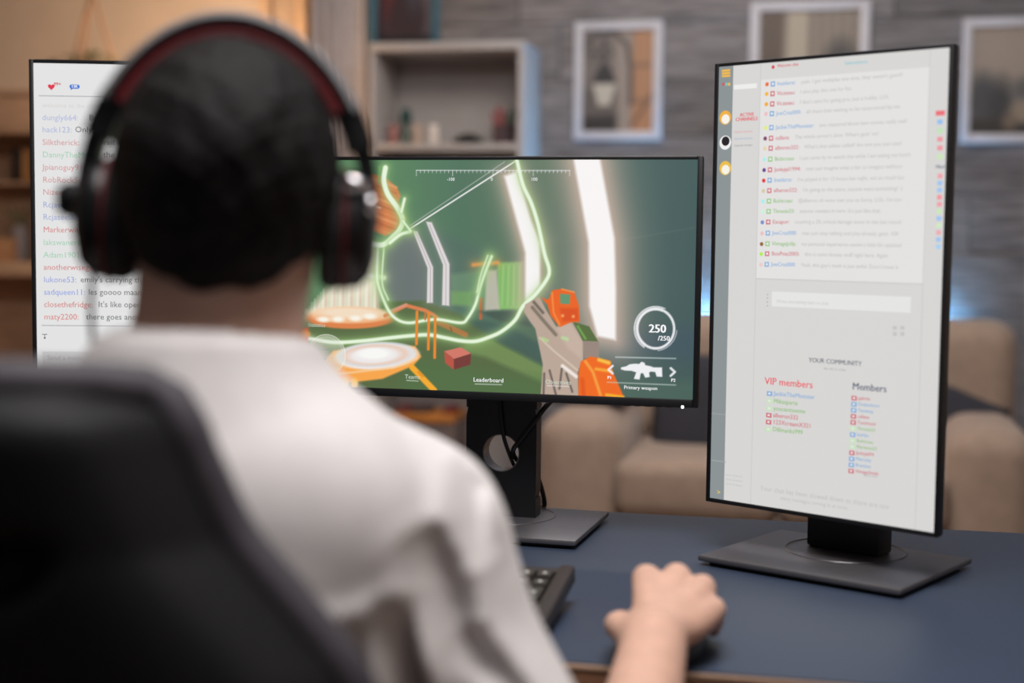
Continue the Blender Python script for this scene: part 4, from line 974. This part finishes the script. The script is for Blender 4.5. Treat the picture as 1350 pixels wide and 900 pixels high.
# ================================================================== MOUSE
MO = np.array([.150, 1.322, .75]); MY = -.28
mo = thing('mouse', MO, 'dark computer mouse held under the right hand', 'mouse')
sd = SDF(MO-np.array([.08, .09, .01]), MO+np.array([.08, .09, .06]), .002)
RM = Rz(MY)
sd.ell(MO+RM@np.array([0, -.012, .008]), (.031, .052, .026), RM, .01); sd.ell(MO+RM@np.array([0, .03, .006]), (.029, .034, .017), RM, .015)
Xg, Yg, Zg = sd.grid(); sd.F = np.maximum(sd.F, .7505-Zg)
big_mesh('shell', sd.mesh(), M_black, mo)
wv = MO+RM@np.array([0, .036, .0205]); part('scroll_wheel', xf(xf(g_cyl(.006, .007, 16), I3, (0, 0, -.0035)), RM@Ry(math.pi/2), wv), M_kb, mo)

# ================================================================== GAMING CHAIR
CB = np.array([-.338, .80, 0]); CYAW = .17
cr_ = np.array([math.cos(CYAW), -math.sin(CYAW), 0]); cf_ = np.array([math.sin(CYAW), math.cos(CYAW), 0])
RC = np.stack([cr_, cf_, [0, 0, 1]], 1)
def cp(x, y, z): return CB+cr_*x+cf_*y+np.array([0, 0, z])
M_chair = mat('chair_leather', rgb(13, 12, 14), .65, var=.1, scale=40, bump=.15, bscale=300, spec=.22)
M_chair2 = mat('chair_grey', rgb(62, 58, 64), .6, var=.1, scale=40, spec=.35)
chair = thing('gaming_chair', cp(.0, .26, 0), 'black padded gaming chair with its lit edge coloured grey, behind the seated person', 'chair')
wz = np.array([.42, .50, .62, .75, .85, .888, .963, 1.01, 1.035, 1.048]); ww = np.array([.20, .225, .25, .262, .252, .234, .170, .150, .140, .120])
lo, hi = cp(0, 0, .72)-np.array([.36, .22, .36]), cp(0, 0, .72)+np.array([.36, .22, .42])
s = SDF(lo, hi, .005); X, Y, Z = s.grid(); x = (X-CB[0])*cr_[0]+(Y-CB[1])*cr_[1]; y = (X-CB[0])*cf_[0]+(Y-CB[1])*cf_[1]
lean = (Z-.46)*-.10+.05
hw = np.interp(Z, wz, ww).astype(np.float32)
bol = .05*np.clip(np.abs(x)/hw, 0, 1.2)**4
yc = lean+bol
qx = np.abs(x)-hw+.03; qy = np.abs(y-yc)-.045+.03; qz = np.maximum(Z-1.050, .42-Z)+.03
s.F = (np.minimum(np.maximum(np.maximum(qx, qy), qz), 0)+np.sqrt(np.maximum(qx, 0)**2+np.maximum(qy, 0)**2+np.maximum(qz, 0)**2)-.03).astype(np.float32)
for sx in (-1, 1): s.ell(cp(sx*.075, -.05, .955), (.035, .035, .018), RC@Ry(sx*-.4), .008, sub=True)
back = big_mesh('backrest', s.mesh(), M_chair, chair)
# grey tube round the backrest, standing for overhead light on its side face
tr = []
for z in np.linspace(.46, 1.046, 34): tr.append((float(np.interp(z, wz, ww))+.0005, z))
full = [cp(a, (b-.46)*-.10+.05+.05, b) for a, b in tr]+[cp(a*k, (1.05-.46)*-.10+.05+.05*abs(k)**4*.3, 1.052) for a, k in ((.12, .6), (.12, 0), (.12, -.6))]+[cp(-a, (b-.46)*-.10+.05+.05, b) for a, b in tr[::-1]]
part('lit_edge', g_tube(spline(full, 2), .015, 10), M_chair2, back, 180, label='dark grey edge standing for light on the backrest side')
s = SDF(cp(0, .27, .47)-np.array([.36, .36, .12]), cp(0, .27, .47)+np.array([.36, .36, .12]), .006)
X, Y, Z = s.grid(); x = (X-CB[0])*cr_[0]+(Y-CB[1])*cr_[1]; y = (X-CB[0])*cf_[0]+(Y-CB[1])*cf_[1]-.29
zc = .44+.035*np.clip(np.abs(x)/.25, 0, 1.2)**4
qx = np.abs(x)-.25+.04; qy = np.abs(y)-.24+.04; qz = np.abs(Z-zc)-.045+.04
s.F = (np.minimum(np.maximum(np.maximum(qx, qy), qz), 0)+np.sqrt(np.maximum(qx, 0)**2+np.maximum(qy, 0)**2+np.maximum(qz, 0)**2)-.04).astype(np.float32)
big_mesh('seat', s.mesh(), M_chair, chair)
part('mechanism', xf(g_box(.2, .26, .05, .01), RC, cp(0, .27, .365)), M_black, chair)
part('gas_lift', xf(g_lathe([(.028, .1), (.028, .22), (.018, .221), (.018, .35)], 18), I3, cp(0, .27, 0)), M_black, chair)
for k in range(5):
    a = k*2*math.pi/5+.3; e = np.array([math.cos(a), math.sin(a), 0]); c0 = cp(0, .27, 0)
    sp_ = part('base_spoke', g_tube([c0+e*.03+np.array([0, 0, .11]), c0+e*.18+np.array([0, 0, .095]), c0+e*.3+np.array([0, 0, .075])], [.026, .022, .018], 10), M_black, chair)
    part('caster', xf(xf(g_cyl(.03, .045, 18), I3, (0, 0, -.0225)), Rz(a)@Rx(math.pi/2), c0+e*.3+np.array([0, 0, .0302])), M_chair2, sp_)
for sx in (-1, 1):
    ar = part('armrest', xf(g_box(.075, .23, .028, .012, 3), RC, cp(sx*.315, .24, .655)), M_chair2, chair)
    part('armrest_post', g_tube([cp(sx*.24, .24, .39), cp(sx*.31, .24, .41), cp(sx*.315, .24, .645)], .016, 10), M_black, ar)

# ================================================================== PERSON
M_skin = mat('skin', rgb(208, 166, 146), .5, var=.06, scale=60, bump=.08, bscale=500, spec=.4)
M_skin.node_tree.nodes['Principled BSDF'].inputs['Subsurface Weight'].default_value = .12
M_skin.node_tree.nodes['Principled BSDF'].inputs['Subsurface Radius'].default_value = (.012, .005, .003)
M_shirt = mat('shirt_cotton', rgb(208, 203, 202), .95, var=.03, scale=50, bump=.12, bscale=700, sheen=.1)
M_hair = mat('hair_dark', rgb(15, 12, 12), .66, var=.5, scale=160, bump=.9, bscale=420, spec=.17, stretch=(1, 1, .35))
M_jeans = mat('jeans_navy', rgb(36, 42, 60), .9, var=.12, scale=90)
M_shoe = mat('shoe_grey', rgb(70, 70, 74), .7)
PY = .19
Pr = np.array([math.cos(PY), -math.sin(PY), 0]); Pf = np.array([math.sin(PY), math.cos(PY), 0]); UP = np.array([0, 0, 1.])
RP = np.stack([Pr, Pf, UP], 1)
person = thing('person', (-.24, 1.0, 0), 'person in a pale grey t-shirt seen from behind, right hand on a mouse', 'person')
HY = -.10
HQ = Rz(-HY)@Ry(.035); Hr, Hf, HU = HQ[:, 0], HQ[:, 1], HQ[:, 2]; RH = HQ
HC = np.array([-.202, 1.035, 1.184])
def hl(x, y, z): return HC+Hr*x+Hf*y+HU*z
SPN = np.array([-.210, 1.0, 0])
def tl(x, y, z): return SPN+Pr*x+Pf*y+UP*z
S_R, E_R, W_R = np.array([-.074, 1.035, .914]), np.array([.066, .98, .662]), np.array([.128, 1.240, .784])
S_L, E_L, W_L = tl(-.150, .02, .910), np.array([-.46, 1.16, .70]), np.array([-.31, 1.375, .812])
def torso(s, o, k):
    s.ell(tl(0, -.005, .865), (.160+o, .112+o, .165+o), RP, k)
    s.ell(tl(0, -.03, .66), (.158+o, .112+o, .24), RP, k)
    s.ell(tl(0, -.030, .945), (.15+o, .088+o, .10+o), RP, k)
    for S in (S_R, S_L):
        s.cone(tl(0, -.005, 1.022), S+UP*.012, .058+o, .052+o, k)
        s.cone(S, S+UP*-.02, .054+o, .057+o, k)
def legs(s, o, k):
    s.ell(tl(0, -.04, .555), (.17+o, .13+o, .085+o), RP, k)
    for sx in (-1, 1):
        hip, knee, ank = tl(sx*.09, 0, .55), tl(sx*.15, .40, .545), tl(sx*.15, .45, .10)
        s.cone(hip, knee, .078+o, .058+o, k); s.cone(knee, ank, .056+o, .042+o, k)
b = SDF((-.62, .78, .02), (.28, 1.66, 1.32), .0035)
torso(b, -.014, .04); legs(b, -.010, .03)
b.cone(hl(0, -.012, -.05), tl(0, .005, 1.0), .0565, .064, .025)
b.ell(hl(0, -.012, .006), (.071, .092, .077), RH, .02)
b.ell(hl(0, .025, -.055), (.058, .068, .062), RH, .03)
b.ell(hl(0, .075, -.098), (.022, .02, .018), RH, .02)
b.ell(hl(0, .07, .005), (.058, .03, .05), RH, .02)
b.cone(hl(0, .098, .0), hl(0, .112, -.035), .007, .012, .01)
b.cone(hl(-.016, .094, -.066), hl(.016, .094, -.066), .007, .007, .006)
b.cone(hl(-.03, .098, .018), hl(.03, .098, .018), .007, .007, .01)
for sx in (-1, 1):
    b.ell(hl(sx*.031, .102, .002), (.013, .012, .009), RH, .006, sub=True)
    b.ell(hl(sx*.078, .0, -.03), (.009, .019, .032), RH, .008)
# arms
for S, E_, W in ((S_R, E_R, W_R), (S_L, E_L, W_L)):
    b.cone(S, E_, .05, .041, .02); b.cone(E_, E_+(W-E_)*.35, .040, .040, .02); b.cone(E_+(W-E_)*.35, W, .040, .0285, .015)
# right hand, closed over the mouse
MC = [np.array(q)-UP*.009 for q in ((.1285, 1.332, .826), (.1575, 1.339, .826), (.1805, 1.329, .819), (.1880, 1.306, .804))]
RR = (.0138, .0138, .0126, .0112)
for q, r, kk in zip(MC, RR, (.010, .008, .006, .005)): b.cone(W_R+(q-W_R)*.12+UP*-.001, q, .0185, r, kk)
b.ell(np.mean([W_R, MC[0], MC[3]], 0)+np.array([.006, .012, -.008]), (.036, .046, .0145), Rz(-.36)@Rx(.28), .012)
fdir = [np.array(q)/np.linalg.norm(q) for q in ((.22, 1, 0), (.22, 1, 0), (.20, 1, 0), (.16, 1, 0))]
for q, f_, r, L_ in zip(MC, fdir, RR, (1.0, 1.08, 1.0, .82)):
    p1_ = q+f_*.030*L_-UP*.016; p2_ = p1_+f_*.017*L_-UP*.018; p3_ = p2_+f_*.008*L_-UP*.013
    p2_[2] = max(p2_[2], .7775); p3_[2] = max(p3_[2], .765)
    b.chain([q, p1_, p2_, p3_], [r*.86, .0095, .0085, .0074], .004)
th = [np.array(q) for q in ((.1065, 1.262, .783), (.0995, 1.291, .784), (.1045, 1.322, .778), (.112, 1.346, .772))]
b.cone(W_R+np.array([-.012, .006, -.003]), th[1], .019, .0118, .012); b.chain(th[1:], [.0122, .0105, .0085], .004)
# left hand resting on the keyboard
hd = np.array([.45, .89, 0]); hs_ = np.array([.89, -.45, 0])
for k in range(4):
    q = W_L+hd*(.088-.006*abs(k-1.5))+hs_*(.028-.019*k)+UP*.012; b.cone(W_L+(q-W_L)*.1, q, .018, .0125, .012)
    L_ = (.95, 1.05, 1., .8)[k]; b.chain([q, q+hd*.036*L_-UP*.001, q+hd*.055*L_-UP*.014, q+hd*.062*L_-UP*.024], [.011, .0092, .0083, .0072], .004)
b.cone(W_L+hs_*.015, W_L+hd*.045+hs_*.043+UP*.0, .017, .011, .01); b.chain([W_L+hd*.045+hs_*.043, W_L+hd*.075+hs_*.05-UP*.004, W_L+hd*.098+hs_*.05-UP*.008], [.011, .0098, .008], .004)
body = big_mesh('body', b.mesh(), M_skin, person)
for sx in (-1, 1): part('eye', xf(g_lathe([(.001, -.011), (.007, -.0085), (.011, 0), (.007, .0085), (.001, .011)], 14), I3, hl(sx*.031, .0885, .002)), mat('eye_white', rgb(220, 216, 210), .3), person, 180)

# shirt
s = SDF((-.60, .80, .50), (.16, 1.24, 1.10), .004)
torso(s, .0, .05)
for S, E_ in ((S_R, E_R), (S_L, E_L)):
    s.cone(S, S+(E_-S)*.78, .057, .060, .045, cut=0.0)
s.cone(tl(0, -.008, 1.01), tl(0, -.004, 1.050), .074, .068, .03, cut=0.0)
X, Y, Z = s.grid()
ax, ay = Pr, Pf
lx = (X-SPN[0])*ax[0]+(Y-SPN[1])*ax[1]; ly = (X-SPN[0])*ay[0]+(Y-SPN[1])*ay[1]
def bump_(cx, cz, rx, rz): return np.exp(-((lx-cx)/rx)**2-((Z-cz)/rz)**2)
# creases radiating from the armpit across the back and down the sleeve
def crease(a, b_, w, dep):
    a, b_ = np.array(a), np.array(b_); ab = b_-a; t = np.clip(((lx-a[0])*ab[0]+(Z-a[1])*ab[1])/(ab@ab), 0, 1)
    d = np.sqrt((lx-a[0]-t*ab[0])**2+(Z-a[1]-t*ab[1])**2)
    return dep*(np.exp(-(d/w)**2)-.55*np.exp(-((d-1.7*w)/(w*.9))**2))*np.sin(np.pi*np.clip(t*.9+.05, 0, 1))**.6
fold = np.zeros(np.broadcast(lx, Z).shape, np.float32)
for a, b_, w, dep in (((.10, .885), (.075, .74), .010, .008), ((.128, .88), (.118, .72), .010, .010), ((.148, .89), (.165, .76), .009, .009), ((.165, .93), (.20, .80), .010, .006), ((.09, .90), (.00, .83), .013, .005), ((.10, .875), (.01, .76), .012, .006), ((.19, .86), (.235, .80), .009, .007), ((.175, .975), (.19, .92), .007, .004), ((-.1, .88), (-.08, .74), .011, .008), ((-.14, .88), (-.16, .74), .01, .008)):
    fold = fold+crease(a, b_, w, dep*1.5)
fold = fold+.0022*np.sin(lx*55+Z*38+np.sin(Z*30)*1.5)*np.clip((.93-Z)/.1, 0, 1)
s.F = (s.F+fold*(ly < .05)).astype(np.float32)
s.F = np.maximum(s.F, .53-Z)
# neck opening
nb, nt_ = tl(0, .004, 1.02), tl(0, .004, 1.12)
r_ = np.sqrt((X-nt_[0])**2+(Y-nt_[1])**2); inner = np.maximum(r_-.0635, 1.02-Z)
s.F = np.maximum(s.F, -inner).astype(np.float32)
shirt = big_mesh('t_shirt', s.mesh(), M_shirt, person); shirt['label'] = 'pale grey cotton t-shirt with creases below the shoulder'
cc_ = [tl(.0675*math.cos(a), -.006+.066*math.sin(a), 1.048-.004*math.sin(a)) for a in np.linspace(0, 2*math.pi, 40)]
part('collar', g_tube(cc_, .0042, 8), M_shirt, shirt, 180)
for S, E_ in ((S_R, E_R), (S_L, E_L)):
    u = (E_-S)/np.linalg.norm(E_-S); c0 = S+(E_-S)*.775; e1 = np.cross(u, UP); e1 /= np.linalg.norm(e1); e2 = np.cross(u, e1)
    part('sleeve_hem', g_tube([c0+(e1*math.cos(a)+e2*math.sin(a))*.0605 for a in np.linspace(0, 2*math.pi, 30)], .0032, 6), M_shirt, shirt, 180)
s = SDF((-.52, .80, .03), (.14, 1.62, .70), .006); legs(s, .004, .03); s.F = np.maximum(s.F, .085-s.grid()[2])
big_mesh('trousers', s.mesh(), M_jeans, person)
for sx in (-1, 1):
    a0 = tl(sx*.15, .45, 0); s = SDF(a0-np.array([.1, .12, .01]), a0+np.array([.12, .26, .14]), .004)
    s.ell(a0+Pf*.02+UP*.045, (.042, .075, .05), RP, .02); s.ell(a0+Pf*.11+UP*.03, (.045, .10, .038), RP, .03); s.F = np.maximum(s.F, .002-s.grid()[2])
    big_mesh('shoe', s.mesh(), M_shoe, person)

# hair
s = SDF(HC-np.array([.14, .16, .16]), HC+np.array([.14, .16, .16]), .0028)
s.ell(hl(0, -.012, .004), (.0765, .097, .084), RH, .02)
s.ell(hl(0, -.040, -.03), (.066, .060, .078), RH, .03)
X, Y, Z = s.grid(); hx = (X-HC[0])*Hr[0]+(Y-HC[1])*Hr[1]+(Z-HC[2])*Hr[2]; hy = (X-HC[0])*Hf[0]+(Y-HC[1])*Hf[1]; hz = Z-HC[2]
cutp = (-.108+(hy+.095)*.95)-hz
cutp = cutp*.76+.003*np.sin(hx*160)
nz = .0011*np.sin(hx*310+np.sin(hz*170)*2)*np.sin(hz*230+hy*150)+.0013*np.sin(hx*120+hy*140)*np.sin(hz*130+hx*60)
k_ = .012; d1_, d2_ = s.F+nz, cutp
h_ = np.clip(.5-.5*(d2_-d1_)/k_, 0, 1); s.F = (d2_*(1-h_)+d1_*h_+k_*h_*(1-h_)).astype(np.float32)
hair = big_mesh('hair', s.mesh(), M_hair, person); hair['label'] = 'short dark hair'

# ================================================================== HEADSET
M_hsb = mat('headset_black', rgb(14, 14, 16), .42, var=.05, spec=.35); M_red = mat('headset_red', rgb(104, 18, 26), .55); M_cush = mat('ear_cushion', rgb(18, 17, 18), .75, bump=.2)
M_gloss = mat('headset_highlight', rgb(128, 128, 130), .32, metal=.3); M_chrome = mat('headset_chrome', rgb(210, 208, 210), .15, metal=1.)  # grey base colour carries the highlight on the dark headband
EC = hl(0, 0, -.036)                          # between the ears
head = thing('headset', EC, 'black and red gaming headset worn over the dark hair', 'headset')
def hs(x, y, z): return EC+Hr*x+Hf*y+HU*z
RX, RZ_ = .1015, .1365
def arc(a0, a1, rx, rz, n, y=0.): return [hs(rx*math.sin(a), y, rz*math.cos(a)*(1 if abs(a) < 1.57 else .6)) for a in np.linspace(a0, a1, n)]
def band(a0, a1, r0, r1, wy, n=48, wfun=None):
    """strip of rectangular section following the arch; r0/r1 offsets inward/outward"""
    V = []; Fc = []
    for i, a in enumerate(np.linspace(a0, a1, n)):
        w = wy if wfun is None else wfun(a)
        for (ro, yo) in ((r0, -w), (r0*.6+r1*.4, -w*1.08), (r1, -w*.8), (r1, w*.8), (r0*.6+r1*.4, w*1.08), (r0, w)):
            V.append(hs((RX+ro)*math.sin(a), yo, (RZ_+ro)*math.cos(a)))
    for i in range(n-1):
        for k in range(6):
            k2 = (k+1) % 6; Fc.append((i*6+k, i*6+k2, (i+1)*6+k2, (i+1)*6+k))
    Fc.append((5, 4, 3, 2, 1, 0)); Fc.append(tuple((n-1)*6+k for k in range(6))); return np.array(V), Fc
hb = part('headband', band(-.98, .98, -.001, .006, .021), M_gloss, head, 60, label='outer headband, grey for the highlight on its dark gloss')
part('headband_padding', band(-.94, .94, -.013, -.001, .019), M_red, hb, 60, label='dark red inner padding')
for sx in (-1, 1):
    jt = part('slider_joint', band(sx*.93, sx*1.18, -.012, .0075, .015, 10), M_hsb, head, 60)
    arm = part('slider_arm', band(sx*1.14, sx*1.60, -.0075, .0055, .0105, 14), M_hsb, head, 60)
    # cup: oval shell, cushion, accents
    def oval(x, ry, rz, n=36, zc=-.006, yc=.0): return [hs(sx*x, yc+ry*math.cos(a), zc+rz*math.sin(a)) for a in np.linspace(0, 2*math.pi, n, endpoint=False)]
    def loft(secs):
        V = []; Fc = []; n = 36
        for x_, ry, rz in secs: V += oval(x_, ry, rz)
        for i in range(len(secs)-1):
            for k in range(n):
                k2 = (k+1) % n; q = (i*n+k, i*n+k2, (i+1)*n+k2, (i+1)*n+k); Fc.append(q if sx > 0 else q[::-1])
        Fc.append(tuple(range(n))[::-1] if sx > 0 else tuple(range(n))); e = tuple((len(secs)-1)*n+k for k in range(n)); Fc.append(e if sx > 0 else e[::-1]); return np.array(V), Fc
    part('ear_cushion', loft([(.064, .030, .034), (.066, .037, .041), (.074, .041, .044), (.082, .038, .042)]), M_cush, head, 180)
    cup = part('ear_cup', loft([(.081, .036, .040), (.084, .039, .0425), (.094, .038, .041), (.102, .030, .033), (.106, .016, .018)]), M_hsb, head, 50)
    part('accent_ring', g_tube([hs(sx*.0828, .0385*math.cos(a), -.006+.0435*math.sin(a)) for a in np.linspace(0, 2*math.pi, 40)], .0014, 6), M_red, cup, 180, label='thin red ring')
    if sx > 0:
        part('yoke_pin', g_tube([hs(sx*.082, -.036, .029), hs(sx*.100, -.030, .024)], .0042, 10), M_chrome if sx > 0 else M_cush, cup, 180)
        part('pivot', xf(g_lathe([(.007, -.004), (.0075, .002), (.004, .005), (.001, .0055)], 16), RH@Rz(0)@Ry(sx*math.pi/2), hs(sx*.0995, -.027, .012)), M_chrome if sx > 0 else M_cush, cup, 180)
# boom hinge and cord on the left cup
part('microphone_hinge', xf(g_lathe([(.012, 0), (.013, .012), (.009, .018)], 18), RH@Ry(-math.pi/2), hs(-.100, -.006, .006)), M_hsb, head)
c0 = hs(-.092, -.012, -.046)
part('cord', g_tube(spline([c0, c0+np.array([.0, -.004, -.03]), c0+np.array([.002, .006, -.08]), c0+np.array([.004, .05, -.13]), c0+np.array([.0, .14, -.22]), c0+np.array([-.02, .22, -.36]), np.array([-.36, 1.33, .70]), np.array([-.36, 1.33, .5])], 6), .0021, 8), mat('cord_grey', rgb(96, 70, 74), .6), head, 180)
